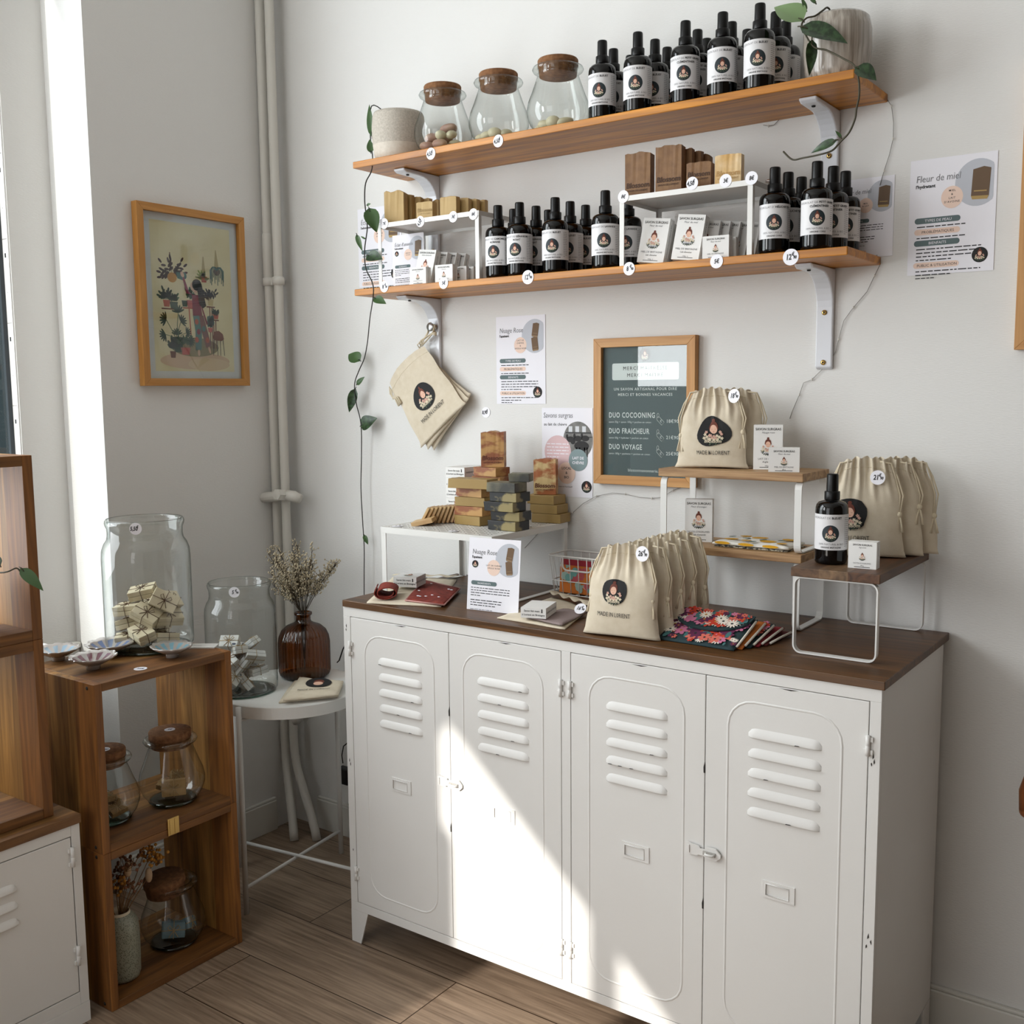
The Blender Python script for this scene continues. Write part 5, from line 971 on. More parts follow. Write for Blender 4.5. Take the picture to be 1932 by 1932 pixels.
def flatbag(corn,z,th,label,seed,gath,hump=.012):
    t=empty('drawstring_bag',(0,0,0),label,'bag'); b=clothpatch(MB(),corn,z,th,LINEN,16,.0012,seed); b.build('cloth',t)
    C=[Vector((a,c_,0)) for a,c_ in corn]; b=MB(); pa,pb=C[3],C[2]; d=(pb-pa); nn=Vector((-d.y,d.x,0)).normalized(); q=random.Random(seed)
    vs=[];fs=[];n=40
    for j in range(4):
        for i in range(n+1): s_=i/n; r_=pa+d*s_+nn*(-.010+.012*j); vs.append((r_.x,r_.y,z+th+hump*(.35+.45*math.sin(s_*11+seed)**2)*(1-(j/3)**2*.6)))
    for j in range(3):
        for i in range(n): a=j*(n+1)+i; fs.append((a,a+1,a+n+2,a+n+1))
    b.add(vs,fs,LINEN,True); g_=b.build('gathered_hem',t); g_.modifiers.new('s','SOLIDIFY').thickness=.0015; return t
flatbag([G(692,1139),G(832,1146),G(862,1094),G(742,1090)],ZC+.0006,.005,'flat cotton bag lying under the red dotted cloth at the sideboard left end',3,True)
t=empty('folded_cloth',(0,0,0),'red quilted cloth with white spots folded under a small carton','cloth')
RED=P('red_quilted_cloth','#8c3526',.9,noise=(70,.2,'#6a2319'),bump=(90,.6)); PKE=P('pink_cloth_edge','#b98a84',.9)
def GZ(u,v,z): return G(u,v,z)
zc_=ZC+.006
cq=[GZ(765,1134,zc_),GZ(838,1143,zc_),GZ(868,1112,zc_),GZ(800,1096,zc_)]; b=clothpatch(MB(),cq,zc_,.006,RED,14,.0015,2); 
q=random.Random(4)
for _ in range(9):
    s_,t_=q.uniform(.1,.95),q.uniform(.08,.9); C=[Vector((a,c_)) for a,c_ in cq]; pp_=(C[0]*(1-s_)+C[1]*s_)*(1-t_)+(C[3]*(1-s_)+C[2]*s_)*t_; b.ball((pp_.x,pp_.y,zc_+.0075),.0036,PAPER,8,sq=(1.3,.8,.35))
b.build('flat_fold',t); MB_e=MB(); C3=[(a,c_,zc_+.002) for a,c_ in cq]; MB_e.tube(C3+[C3[0]],.0022,PKE,6); MB_e.build('edging',t,label='pink edging')
c0,c1=GZ(722,1120,zc_),GZ(762,1132,zc_); b=MB(); ax=Vector((-.62,.78,0)); st=Vector((GZ(708,1128,zc_)[0],GZ(708,1128,zc_)[1],zc_+.016)) 
sp=[];
for i in range(34):
    a=i/33*2*PI*1.6; r_=.021-.0085*i/33; sp.append((r_*1.45*math.cos(a+2.6),r_*.75*math.sin(a+2.6)))
vs=[];fs=[];D_=Vector((.78,.62,0)); 
for j in range(9):
    o_=Vector((GZ(729,1131,zc_)[0],GZ(729,1131,zc_)[1],zc_+.0175))+ax*(.085*j/8-.005)
    for x_,z_ in sp: vs.append(o_+D_*x_+Vector((0,0,z_+.0012*math.sin(j*2+x_*90))))
for j in range(8):
    for i in range(33): a=j*34+i; fs.append((a,a+1,a+35,a+34))
b.add(vs,fs,RED,True)
for _ in range(5): i=q.randrange(4,13); j=q.randrange(1,7); b.ball(vs[j*34+i],.0036,PAPER,8,sq=(1.2,.8,.5))
o=b.build('rolled_fold',t); o.modifiers.new('s','SOLIDIFY').thickness=.0025
ps=GZ(773,1106,zc_); lyingbox((ps[0]+.020,ps[1]-.022,zc_+.0092),'small white carton lying on the red dotted cloth',w_=.068,d=.068,h=.028,rz=.32,logo=True)
flatbag([G(938,1167),G(1066,1189),G(1112,1150),G(1042,1128)],ZC+.0006,.006,'flat cotton bag lying in front of the wire basket under a carton',5,True,.018)
b=clothpatch(MB(),[GZ(990,1166,ZC+.007),GZ(1060,1182,ZC+.007),GZ(1108,1157,ZC+.007),GZ(1062,1150,ZC+.007)],ZC+.0085,.004,P('mauve_felt','#8d7d7b',.95,bump=(300,.5)),12,.001,6); tag(b.build('felt_pad'),'mauve felt pad lying on the flat cotton bag by the basket','cloth')
ps=GZ(1008,1158,ZC+.02); lyingbox((ps[0]-.004,ps[1]+.025,ZC+.0135),'white carton lying on the mauve pad in front of the basket',w_=.062,d=.088,h=.0245,rz=.30)
p=at(1095,1150,'z',ZC+.022); sticker((p.x,p.y,ZC+.024),'16','round price sticker leaning on the flat bag before the wire basket',n=(.1,-.75,.75),up=(0,.6,.8),sup=('€','90'),r=.0150)
# wire basket
bx0,by0=G(1048,1112); BW,BD,BH=.190,.100,.105
t=empty('wire_basket',(1.262,-.078,ZC+.0015),'white wire basket with a drop handle holding colourful pouches','basket'); t.rotation_euler=(0,0,0)
def rr_(s0,z): return rloop(-BW/2*s0,BW/2*s0,-BD/2*s0,BD/2*s0,.016*s0,z,pl='xy')
for z_,s0,r_,nm in((BH,1.04,.0024,'top_rim'),(BH*.36,.95,.0014,'middle_ring'),(.0015,.90,.0014,'bottom_ring')):
    MB().tube(rr_(s0,z_),r_,WMET,8,True).build(nm,t)
def wire(p0,p1): MB().tube([p0,p1],.0012,WMET,6).build('wire',t)
for i in range(7):
    f=-1+2*(i+.5)/7
    for sy in(-1,1): wire((f*BW/2*.93*.90/.9,sy*BD/2*.90,.0015),(f*BW/2*1.0,sy*BD/2*1.04,BH))
for i in range(5):
    f=-1+2*(i+.5)/5
    for sx in(-1,1): wire((sx*BW/2*.90,f*BD/2*.88,.0015),(sx*BW/2*1.04,f*BD/2*.98,BH))
for i in range(6): f=-1+2*(i+.5)/6; MB().tube([(f*BW/2*.88,-BD/2*.9,.0015),(f*BW/2*.88,BD/2*.9,.0015)],.0011,WMET,6).build('base_wire',t)
yf=-BD/2*1.05-.002; MB().tube([(-.046,yf,BH-.001),(-.046,yf,BH-.022)]+[(-.046+.014*(1-math.cos(a)),yf,BH-.022-.014*math.sin(a)) for a in(.4,.8,1.2,PI/2)]+[(.046-.014*(1-math.cos(a)),yf,BH-.022-.014*math.sin(a)) for a in(PI/2,1.2,.8,.4)]+[(.046,yf,BH-.022),(.046,yf,BH-.001)],.0024,WMET,8).build('handle',t)
# pouches in the basket
BLOBC=[P('pouch_orange','#c8702a',.9),P('pouch_pink','#d9a491',.9),P('pouch_rose','#b9565c',.9),P('pouch_teal','#6fa09a',.9),P('pouch_mint','#9fb8ac',.9)]
CRM=P('pouch_crimson','#8f1f2c',.85)
def pouch(loc,w_,h,d,m0,label,seed,rz=0,rx=0,band=True,flowers=False,group=None):
    t=empty('fabric_pouch',loc,label,'pouch',group,rz=rz,rx=rx); q=random.Random(seed); n=16
    def sf(u,v,sd): th=d/2*(max(0,1-abs(u)**4))**.5*(.35+.65*math.sin(PI*min(1,v*.8+.2))); return Vector((u*w_/2*(1-.05*v),(-th if sd==0 else th),h*v))
    b=MB(); vs=[];fs=[]
    for sd in(0,1):
        for j in range(n+1):
            for i in range(n+1): vs.append(sf(-1+2*i/n,j/n,sd))
    N=(n+1)**2
    for j in range(n):
        for i in range(n): a=j*(n+1)+i; fs.append((a,a+1,a+n+2,a+n+1)); fs.append((N+a+1,N+a,N+a+n+1,N+a+n+2))
    for i in range(n): fs.append((n*(n+1)+i,n*(n+1)+i+1,N+n*(n+1)+i+1,N+n*(n+1)+i))
    b.add(vs,fs,m0,True); xf=lambda x,z,hh:sf(max(-1,min(1,x/(w_/2*(1-.05*z/h)))),max(0,min(1,z/h)),0)+Vector((0,-hh-.0006,0))
    if not flowers:
        for k in range(26):
            x,z=q.uniform(-w_*.42,w_*.42),q.uniform(h*.06,h*.80); mm=BLOBC[q.randrange(5)]
            for e in range(3): b.ell(xf,max(-w_*.46,min(w_*.46,x+q.uniform(-.008,.008))),min(h*.86,z+q.uniform(0,.014)),q.uniform(.006,.010),q.uniform(.006,.011),mm,.0002+k*.00003,n=10)
    b.build('fabric',t)
    if band: b=MB(); vs=[];fs=[]; 
    if band:
        for i in range(n+1):
            u=-1+2*i/n
            for v in(.84,1.01): p_=sf(u,min(v,1),0); vs.append((p_.x,p_.y-.0022,h*v))
        for i in range(n): fs.append((2*i,2*i+2,2*i+3,2*i+1))
        b.add(vs,fs,CRM); o=b.build('top_band',t,label='crimson top band'); o.modifiers.new('s','SOLIDIFY').thickness=.002
    return t
pouch((1.264,-.102,ZC+.0045),.158,.090,.014,BLOBC[0],'front pouch with orange, pink and teal blobs in the wire basket',3,rz=0,rx=-.03)
pouch((1.264,-.082,ZC+.0045),.156,.086,.014,BLOBC[1],'middle blob patterned pouch in the wire basket',4,rz=0,rx=-.03)
pouch((1.264,-.062,ZC+.0045),.156,.080,.014,CRM,'rear crimson pouch in the wire basket',5,rz=0,rx=-.03)
sticker((1.335,-.134,ZC+.1035),'12€','round price sticker on the rim of the wire basket',r=.0150,roll=.1)
# floral pouches fanned on the worktop
FLR=P('floral_base_teal','#23383c',.9)
FC=[P('flower_white','#e6ddd0',.9),P('flower_red','#c23a22',.9),P('flower_pink','#c97496',.9),P('flower_coral','#d26a5a',.9),P('flower_plum','#5d2145',.9)]; FYC=P('flower_eye','#b07a2a',.9); FTE=P('floral_teal_leaf','#3f6d6e',.9); FDK=P('flower_dark_eye','#1d2526',.9)
def floral(b,xf,x0,x1,y0,y1,seed,n=60,cl=None):
    q=random.Random(seed)
    for k in range(n):
        x,y=q.uniform(x0,x1),q.uniform(y0,y1)
        if cl and not cl(x,y): continue
        r=q.uniform(.012,.018)
        if min(x-x0,x1-x,y-y0,y1-y)<r*.85:
            r=.008
            if min(x-x0,x1-x,y-y0,y1-y)<.006: continue
        if k%4==0: b.ell(xf,x,y,r*.8,r*.35,FTE,.0002+k*.00001,rot=q.uniform(0,3),n=8); continue
        m_=FC[q.randrange(5)]; np_=(6,12)[m_ is FC[0]]; ph=q.random()*3; h=.0003+k*.00001
        for i in range(np_):
            a=ph+2*PI*i/np_; b.ell(xf,x+.56*r*math.cos(a),y+.56*r*math.sin(a),r*.46,r*(.30 if np_==6 else .13),m_,h,rot=a,n=7)
        b.ell(xf,x,y,r*.2,r*.2,FDK if k%2 else FYC,h+.00001,n=7)
def flatpouch(loc,w_,d,label,seed,rz,base,lift=.0,fl=True,flap=True):
    t=empty('fabric_pouch',loc,label,'pouch','floral pouches fanned on the sideboard',rz=rz)
    b=clothpatch(MB(),[(-w_/2,-d/2),(w_/2,-d/2),(w_/2,d/2),(-w_/2,d/2)],0,.007,base,14,.0005,seed); xf=lambda x,y,h:Vector((x,y,.0078+h*1.0+.0006*math.sin(x*30)))
    if fl: floral(b,xf,-w_/2,w_/2,-d/2,d/2,seed,150)
    else:
        q=random.Random(seed)
        for k in range(24): b.ell(xf,q.uniform(-w_*.38,w_*.38),q.uniform(-d*.38,d*.38),.011,.012,BLOBC[q.randrange(5)],.0003+.00003*k,n=10)
    b.build('fabric',t)
    if flap:
        b=MB(); n=24; rim=[(-w_/2+.002,d/2-.001)]+[(w_/2*.98*math.sin(-PI/2+PI*i/n),d/2-.004-(d*.62)*math.cos(-PI/2+PI*i/n)**.75) for i in range(n+1)]+[(w_/2-.002,d/2-.001)]
        rim=rim[1:-1]; z0=.0105; N=len(rim); vs=[(x,y,z0+.0015*math.cos(x*20)) for x,y in rim]+[(x,y,z0+.003+.0015*math.cos(x*20)) for x,y in rim]
        b.add(vs,[tuple(range(N-1,-1,-1)),tuple(range(N,2*N))]+[(i,(i+1)%N,(i+1)%N+N,i+N) for i in range(N)],base)
        xf2=lambda x,y,h:Vector((x,y,z0+.0034+.0015*math.cos(x*20)+h)); cl=lambda x,y:abs(x)<w_*.44 and y>d/2-d*.50*max(0,1-(x/(w_/2))**2)**.42
        if fl: floral(b,xf2,-w_/2,w_/2,-d/2,d/2,seed+9,230,cl)
        b.build('flap',t)
    b=MB(); b.tube([(w_/2+.002,-d/2*.8,.004),(w_/2+.004,0,.007),(w_/2+.002,d/2*.8,.006)],.0028,P('white_lining','#d8d2c6',.9),6); b.build('lining_edge',t,label='white lining edge')
    return t
for k in range(5):
    j=4-k; o=flatpouch((0,0,0),.182,.124,('foremost floral pouch, topmost of the fan on the sideboard','orange pouch directly under the topmost floral one in the fan','second floral pouch, in the middle of the fan','fourth pouch of the fan, dark red lining showing','last pouch of the fan, nearest the wall')[j],50+j,0,(FLR,BLOBC[0],FLR,CRM,P('dark_red_cloth','#5b1c1e',.9))[j],fl=(j in(0,2)),flap=(j==0))
    rx_,rz_=(.36,.29,.22,.14,.03)[j],-.04-.01*j; hd=Vector((0,.062*math.cos(rx_),.062*math.sin(rx_))); hd=Matrix.Rotation(rz_,3,'Z')@hd
    o.location=Vector((1.750+.010*j,-.436+.021*j,ZC+.0008))+hd; o.rotation_euler=(rx_,0,rz_)
# lemon cloth on the middle wooden riser
t=empty('folded_cloth',(1.765,-.122,Zr2+.0006),'folded white cloth printed with yellow lemons on the middle wooden riser','cloth',rz=-.03); LW=P('white_cotton_print','#dedbd2',.9); LEM=P('lemon_yellow','#cf9a1e',.9); LG=P('lemon_leaf','#2f4f3a',.9)
b=clothpatch(MB(),[(-.092,-.055),(.088,-.055),(.092,.050),(-.088,.050)],0,.005,P('checked_backing','#2e2b26',.9,noise=(160,.05,'#b9b09c')),12,.0006,1); b.build('backing',t)
b=clothpatch(MB(),[(-.096,-.058),(.092,-.056),(.090,.046),(-.084,.050)],.0056,.009,LW,16,.0018,2); xf=lambda x,y,h:Vector((x,y,.0166+h)); q=random.Random(2)
for x,y,r in((-.06,-.03,.017),(-.01,.02,.020),(.03,-.025,.022),(.06,.025,.018),(-.05,.03,.015),(-.02,-.035,.013),(.07,-.04,.013)): b.ell(xf,x,y,r,r*.72,LEM,.0001,rot=q.uniform(-.4,.4),n=16)
for x,y in((-.035,.0),(.01,-.008),(.05,.005),(-.075,.008),(.0,-.045)): b.ell(xf,x,y,.010,.006,LG,.0002,rot=q.uniform(0,1.5),n=10)
for x in(-.07,-.01,.05): b.ell(lambda x,y,h:Vector((x,-.058-h*1,.0100+y)),x,0,.020,.0035,LEM,.0018,n=12)
b.build('folded_top',t)
# ------------------------------------------------------------------ wooden crates by the left wall
def crate(x0,x1,y0,y1,z0,z1,label,th=.021,group='open wooden crates',back=False):
    t=empty('wooden_crate',(x0,y0,z0),label,'crate',group); X_,Y_,Z_=x1-x0,y1-y0,z1-z0
    MB().bx(0,X_,th+.0002,Y_-th-.0002,Z_-th,Z_,CRATH).build('top_board',t,bev=.0012); MB().bx(0,X_,th+.0002,Y_-th-.0002,0,th,CRATH).build('bottom_board',t,bev=.0012)
    MB().bx(0,X_,0,th,0,Z_,CRATE).build('side_board',t,bev=.0012); MB().bx(0,X_,Y_-th,Y_,0,Z_,CRATE).build('side_board',t,bev=.0012)
    b=MB(); 
    for xx in(.03,X_-.03):
        for zz in(.012,Z_-.012): b=MB(); b.lathe([(0,.0006),(.0045,.0006),(.0045,0)],DARK,12,M=Matrix.Translation((xx,0,zz))@Matrix.Rotation(PI/2,4,'X')); b.build('screw_plug',t)
    return t
XC0,XC1=.205,.512
crate(XC0,XC1,-1.074,-.672,.402,.8205,'upper crate of the stack beside the round table, shell dishes on top',th=.020)
crate(XC0,XC1,-1.074,-.672,.0005,.4015,'lower crate of the stack beside the round table, dried flowers inside',th=.020)
b=MB(); b.bx(0,.0035,-.017,.017,-.020,.024,BRASS); b.bx(.0035,.0045,-.012,-.004,-.017,.021,BRASS); b.bx(.0035,.0045,.003,.011,-.017,.021,BRASS); b.bx(-.05,0,-.017,.017,.0,.0015,BRASS) if 0 else None
tag(b.build('brass_clip',loc=(.5122,-.877,.405),bev=.0008),'small hammered brass clip joining the two crates of the stack','clip')
YL=-1.16
crate(.150,.455,YL-.45,YL,.5185,.9425,'lower crate on the small white locker at the left edge',th=.024,group='crates on the small locker')
crate(.150,.455,YL-.45,YL,.9430,1.3665,'topmost crate at the left edge, with a potted plant inside',th=.024,group='crates on the small locker')
# small white locker, lower left
t=empty('small_locker',(.12,-1.77,0),'small white metal locker with wooden top in the lower left corner','locker'); LX,LY=.373,.65
b=MB(); b.bx(0,LX-.012,.0,LY,.050,.4955,LOCK)
b.bx(LX-.012,LX,LY-.022,LY,.050,.4955,LOCK); b.bx(LX-.012,LX,0,LY-.0225,.470,.4955,LOCK); b.bx(LX-.012,LX,0,LY-.0225,.050,.081,LOCK); b.bx(LX-.0125,LX-.0115,0.0,LY-.0225,.0815,.4695,DARK); b.build('carcass',t,bev=.002)
b=MB(); b.bx(-.004,LX+.004,-.004,LY+.003,.4962,.5178,WOOD('locker_top_wood','#62431f','#8f683a',1,.5,1.2,planks=14,c3='#c0a382')); b.build('wooden_top',t,bev=.001)
b=MB(); b.bx(LX-.010,LX,.05,LY-.0245,.0835,.4675,LOCK); TR=Matrix.Translation((LX,0,0))@Matrix.Rotation(PI/2,4,'Z')
for k in range(3): louver(b,.34,.49,.412-.040*k,TR)
D=b.build('door',t,bev=.0012)
for zz in(.42,.175): h=MB(); hinge(h,LY-.0238,zz,TR,h=.048); h.build('hinge',D)
for yy in(LY-.13,0.0):
    b=MB(); vs=[]
    for z_,q0,q1 in((0,yy+.055,yy+.13),(.0495,yy+.0,yy+.13)):
        if yy==0: q0,q1=yy,yy+(.075 if z_==0 else .13)
        vs+=[(LX-.006,q0,z_),(LX+.001,q0,z_),(LX+.001,q1,z_),(LX-.006,q1,z_)]
    b.add(vs,[(0,1,2,3),(7,6,5,4),(0,4,5,1),(1,5,6,2),(2,6,7,3),(3,7,4,0)],LOCK); b.build('leg',t)
    b=MB(); b.bx(.0,.03,yy+.0,yy+.13,0,.0495,LOCK); b.build('leg',t)
# potted plant inside the topmost crate
p=at(-14,1130,'y',-1.26)
t=empty('flower_pot',(.36,-1.268,.9675),'cream footed pot cut by the left edge, inside the topmost crate','pot')
b=MB(); b.lathe([(0,.014),(.036,.014),(.046,.022),(.051,.045),(.051,.115),(.048,.120),(.046,.115),(.046,.04),(0,.03)],CLAY,32); b.build('body',t); MB().lathe([(0,.105),(.046,.105)],P('potting_soil','#2c2119'),20).build('soil',t)
for a in(.5,2.6,4.7): MB().lathe([(.007,.018),(.004,0),(0,0)],CLAY,10,c=(.03*math.cos(a),.03*math.sin(a),0)).build('foot',t)
e_=at(38,1078,'y',-1.235); vine('trailing_plant','green leaf plant reaching out of the footed pot at the left edge',[(.36,-1.268,1.06),(.365,-1.262,1.10),(tuple(at(8,1080,'y',-1.255))),(tuple(at(30,1072,'y',-1.24))),(tuple(e_))],.0018,[(tuple(at(36,1070,'y',-1.238)),tuple((at(66,1098,'y',-1.225)-at(36,1070,'y',-1.238)).normalized()),(.3,-.6,.8),.062,.028,GREEN),(tuple(at(2,1070,'y',-1.258)),tuple((at(-20,1050,'y',-1.25)-at(2,1070,'y',-1.25)).normalized()),(.3,-.6,.8),.05,.03,GREEND)],STEM)
# ------------------------------------------------------------------ shell dishes
def shell(loc,r,rz,tilt,col,label,base='#a8a09a'):
    t=b=MB(); nr,na=7,44; M1=P('shell_dish_glaze',base,.12,coat=.8); M2=P('shell_stripe_'+col.strip('#'),col,.12,coat=.8); vs=[];fs=[];mm=[]
    def pt(j,i,off=0):
        a=2*PI*i/na; q=j/nr; sc=1+.09*abs(math.cos(a*5.5))*(q**2); rr=r*q*sc*(1-.22*max(0,-math.cos(a))**3); fl=.37*r*(q**1.8)+(.03*r*abs(math.cos(a*5.5))*q)
        if math.cos(a)<-.9: rr*=1.1
        return (rr*math.cos(a),rr*.86*math.sin(a),fl+off)
    for off in(.0035,0):
        for j in range(nr+1):
            for i in range(na): vs.append(pt(j,i,off*(1 if j else 1)))
    N=(nr+1)*na
    f1=[];f2=[];f3=[]
    for j in range(nr):
        for i in range(na):
            k=(i+1)%na; f=(j*na+i,(j+1)*na+i,(j+1)*na+k,j*na+k); (f2 if (i//2)%2==0 and 1<j<nr-1 and abs(math.atan2(math.sin(2*PI*i/na),math.cos(2*PI*i/na)))<2.5 else f1).append(f)
            f3.append((N+j*na+i,N+j*na+k,N+(j+1)*na+k,N+(j+1)*na+i))
    for i in range(na): k=(i+1)%na; f3.append((nr*na+i,N+nr*na+i,N+nr*na+k,nr*na+k))
    b.v=vs; i1,i2=b.mi(M1),b.mi(M2)
    for F,ix in((f1,i1),(f2,i2),(f3,i1)):
        for f in F: b.f.append(list(f)); b.m.append(ix); b.s.append(True)
    b.lathe([(r*.30,.006),(r*.28,-.006),(0,-.006)],M1,20)
    o=b.build('shell_dish',loc=(loc[0],loc[1],loc[2]+.0068)); o.rotation_euler=(0,tilt,rz); tag(o,label,'dish','glazed shell dishes'); return o
zs=.8206
for (u,v,r,rz,cl_,lb) in((176,1262,.061,2.1,'#6d3f49','shell dish with red purple stripes, nearest the front crate edge'),(208,1237,.066,2.4,'#6c7ba0','shell dish with blue stripes behind the red striped one'),(110,1246,.058,2.6,'#8aa0b0','pale grey blue shell dish half hidden by the left crates'),(325,1240,.057,2.9,'#7ba3b3','shell dish with light blue stripes in front of the big jar')):
    p=at(u,v,'z',zs); shell((p.x,p.y,zs),r,rz,0.0,cl_,lb)
p=at(265,1262,'z',zs); sticker((p.x,p.y,zs+.0003),'25€','round price sticker lying on the crate between the shell dishes',n=(0,0,1),up=(-.6,.8,0),r=.016,blue=True)
p=at(383,1221,'z',zs); b=MB(); b.bx(-.045,.045,-.022,.022,0,.003,CARD); xf=lambda x,y,h:Vector((x,y,.003+h)); b.text(xf,'Savon',-.01,-.004,.012,GREYINK,shear=.2); o=b.build('paper_card',loc=(p.x-.012,p.y-.0,zs+.0003)); o.rotation_euler=(0,0,.62); tag(o,'small white card lying on the crate corner beside the big jar','card')
# ------------------------------------------------------------------ glass storage jars with wrapped soaps
WS=P('wrapped_soap_cream','#d2c6ab',.5,noise=(20,.4,'#c3b595')); WS2=P('paper_wrap_white','#d9d7d0',.6,noise=(18,.2,'#c3c4c4')); TW=P('brown_twine','#5d4634',.9); TW2=P('light_twine','#a58c66',.9); NAV=P('navy_print','#3a4459',.7)
def bundle(loc,rot,s,m,tw,label,group,n=2,name='soap_bundle',mark=False):
    t=empty(name,loc,label,'soap',group); t.rotation_euler=rot; w_,d,h=.072*s,.048*s,.013*s
    for k in range(n): b=MB(); b.bx(-w_/2,w_/2,-d/2,d/2,-h*n/2+h*k*1.04,-h*n/2+h*k*1.04+h,m); 
    b=MB()
    for k in range(n): b.bx(-w_/2+.001*k,w_/2-.001*k,-d/2,d/2,-h*n/2+h*k*1.06,-h*n/2+h*k*1.06+h,m)
    if mark: xf=lambda x,y,hh:Vector((x,y,h*n/2+.0012+hh)); b.ell(xf,w_*.3,-d*.3,.006,.003,NAV,.0003)
    b.build('bars',t,bev=.0012)
    b=MB(); H=h*n/2+.0014; r_=.0009
    b.tube([(-w_/2-.001,0,-H),(w_/2+.001,0,-H),(w_/2+.001,0,H),(-w_/2-.001,0,H)],r_,tw,5,True); b.tube([(0,-d/2-.001,-H),(0,d/2+.001,-H),(0,d/2+.001,H),(0,-d/2-.001,H)],r_,tw,5,True)
    for e in(-1,1): b.tube([(0,0,H)]+[(e*.016*math.sin(a)*1.0,.010*(1-math.cos(a))*.8,H+.003) for a in(.8,1.6,2.4)]+[(0,0,H)],r_,tw,5); b.tube([(0,0,H),(e*.012,-.018,H+.001)],r_,tw,5)
    b.build('twine',t); return t
def storage_jar(loc,R,H,label,lip=True):
    t=empty('glass_jar',loc,label,'jar','large open glass storage jars')
    pr=[(0,.004),(.82,.004),(.93,.012),(.99,.035),(1.0,.07),(1.0,.70),(.985,.765),(.93,.815),(.865,.845),(.845,.88),(.85,.93),(.885,.955),(.895,.975),(.880,.992),(.855,1.0),(.835,.99),(.83,.97)]
    b=MB(); b.lathe([(r*R,z*H) for r,z in pr],GLASS,48); b.build('glass',t)
    b=MB(); b.lathe([(0,.0004),(.84*R,.0004),(.93*R,.010*H),(.80*R,.018*H),(0,.018*H)],GLBASE,40); b.build('base',t,label='thick green glass base')
    return t
J1=at(283,1221,'z',zs); J1=Vector((J1.x,J1.y+.002,zs)); R1,H1=.114,.352
storage_jar(J1+Vector((0,0,.0004)),R1,H1,'tall open glass jar of twine tied cream soaps on top of the crate')
q=random.Random(8)
B1=[(-.035,-.045,.028,.1,-.1,.5),(.050,.010,.030,-.1,.2,1.2),(-.02,.045,.028,.1,.1,2.0),(.035,-.050,.050,.3,.25,-.5),(-.045,-.030,.068,-.15,-.25,.35),(.010,.020,.066,.1,.2,1.6),(.050,.030,.084,.5,.1,.9),(-.030,-.045,.110,.12,-.12,.12),(.030,-.030,.096,.5,.5,.2),(-.030,.030,.110,.2,-.3,.9),(.062,.010,.132,1.25,.5,.5),(-.010,-.010,.152,.25,-.20,.35),(.035,.045,.125,.9,.2,1.5),(-.055,.015,.045,.6,.1,1.4)]
for i,(dx,dy,dz,a,c_,e_) in enumerate(B1): bundle((J1.x+dx*.93,J1.y+dy*.93,J1.z+dz),(a,c_,e_+.35),.98,WS,TW,'cream soap bundle tied with brown twine inside the tall jar','soap bundles in the tall jar')
J2=Vector((.222,-.372,.6205)); p=at(459,1306,'z',.6205); J2=Vector((p.x-.015,p.y+.012,.6205)); R2,H2_=.103,.330
storage_jar(J2+Vector((0,0,.0004)),R2,H2_,'second open glass jar of paper wrapped soaps on the round table')
for i in range(13):
    a=i*2.4; rr_2=.052*math.sqrt((i%5+.3)/5); bundle((J2.x+rr_2*math.cos(a),J2.y+rr_2*math.sin(a),J2.z+.028+.0098*i),(q.uniform(-.9,.9),q.uniform(-.9,.9),q.uniform(0,3)),.80,WS2,TW2,'paper wrapped soap bundle inside the jar on the round table','paper wrapped bundles in the second jar',mark=True)
def jst(J,R,H,u,tx,sp,lb):
    a=math.atan2(CP.y-J.y,CP.x-J.x)+u; n=Vector((math.cos(a),math.sin(a),0)); sticker(J+n*(R*.897)+Vector((0,0,H*.955)),tx,lb,n=n,sup=sp,r=.0155)
jst(J1,R1,H1,-.22,'5,50',('€',),'round price sticker on the rim of the tall jar'); jst(J2,R2,H2_,-.15,'5',('€','90'),'round price sticker on the rim of the second jar')
# cork jars inside the crates
def dup_jar(loc,s,label,items,group,mm,tw,tilt=0):
    cork_jar(loc,label,'cork jars in the crates',s=s,tilt=tilt)
    for i,(dx,dy,dz,a,c_,e_,sc) in enumerate(items): bundle((loc[0]+dx,loc[1]+dy,loc[2]+dz),(a,c_,e_),sc,mm,tw,group[0],group[1],n=2)
KR=P('kraft_soap','#a68757',.6,noise=(30,.3,'#8f6f44'))
zz=.4232
p=at(222,1525,'z',zz); ja=(p.x+.012,p.y+.045,zz); p=at(335,1508,'z',zz); jb=(p.x-.016,p.y+.020,zz)
ja=(.375,-.972,zz); jb=(.405,-.796,zz)
dup_jar(ja,1.02,'left cork jar with soap pieces in the upper crate',[(-.02,-.01,.026,.2,.2,.4,.62),(.028,.012,.030,.5,-.2,1.4,.60),(0,0,.060,.3,.3,2,.60),(-.01,.025,.04,1.0,.2,.2,.5)],('brown soap bundle inside the left cork jar of the upper crate','bundles in the left crate jar'),KR,TW2)
dup_jar(jb,1.06,'right cork jar with a twine tied soap in the upper crate',[(.022,-.012,.044,1.42,.0,.95,.86),(-.030,.0,.034,.3,.2,.5,.6),(-.02,.03,.055,.8,.2,1.2,.5)],('brown soap bundle tied with string inside the right cork jar of the upper crate','bundles in the right crate jar'),KR,TW2)
sticker((ja[0]+.006,ja[1]-.004,zz+.183*1.02+.0004),'5€90','round price sticker on the left cork lid in the upper crate',n=(0,0,1),up=(-.6,.8,0),r=.0155,blue=True); sticker((jb[0],jb[1],zz+.183*1.06+.0004),'5€','round price sticker on the right cork lid in the upper crate',n=(0,0,1),up=(-.6,.8,0),r=.014,blue=True)
BLU=P('blue_grey_soap','#6c8791',.6,noise=(25,.3,'#4f6a76'))
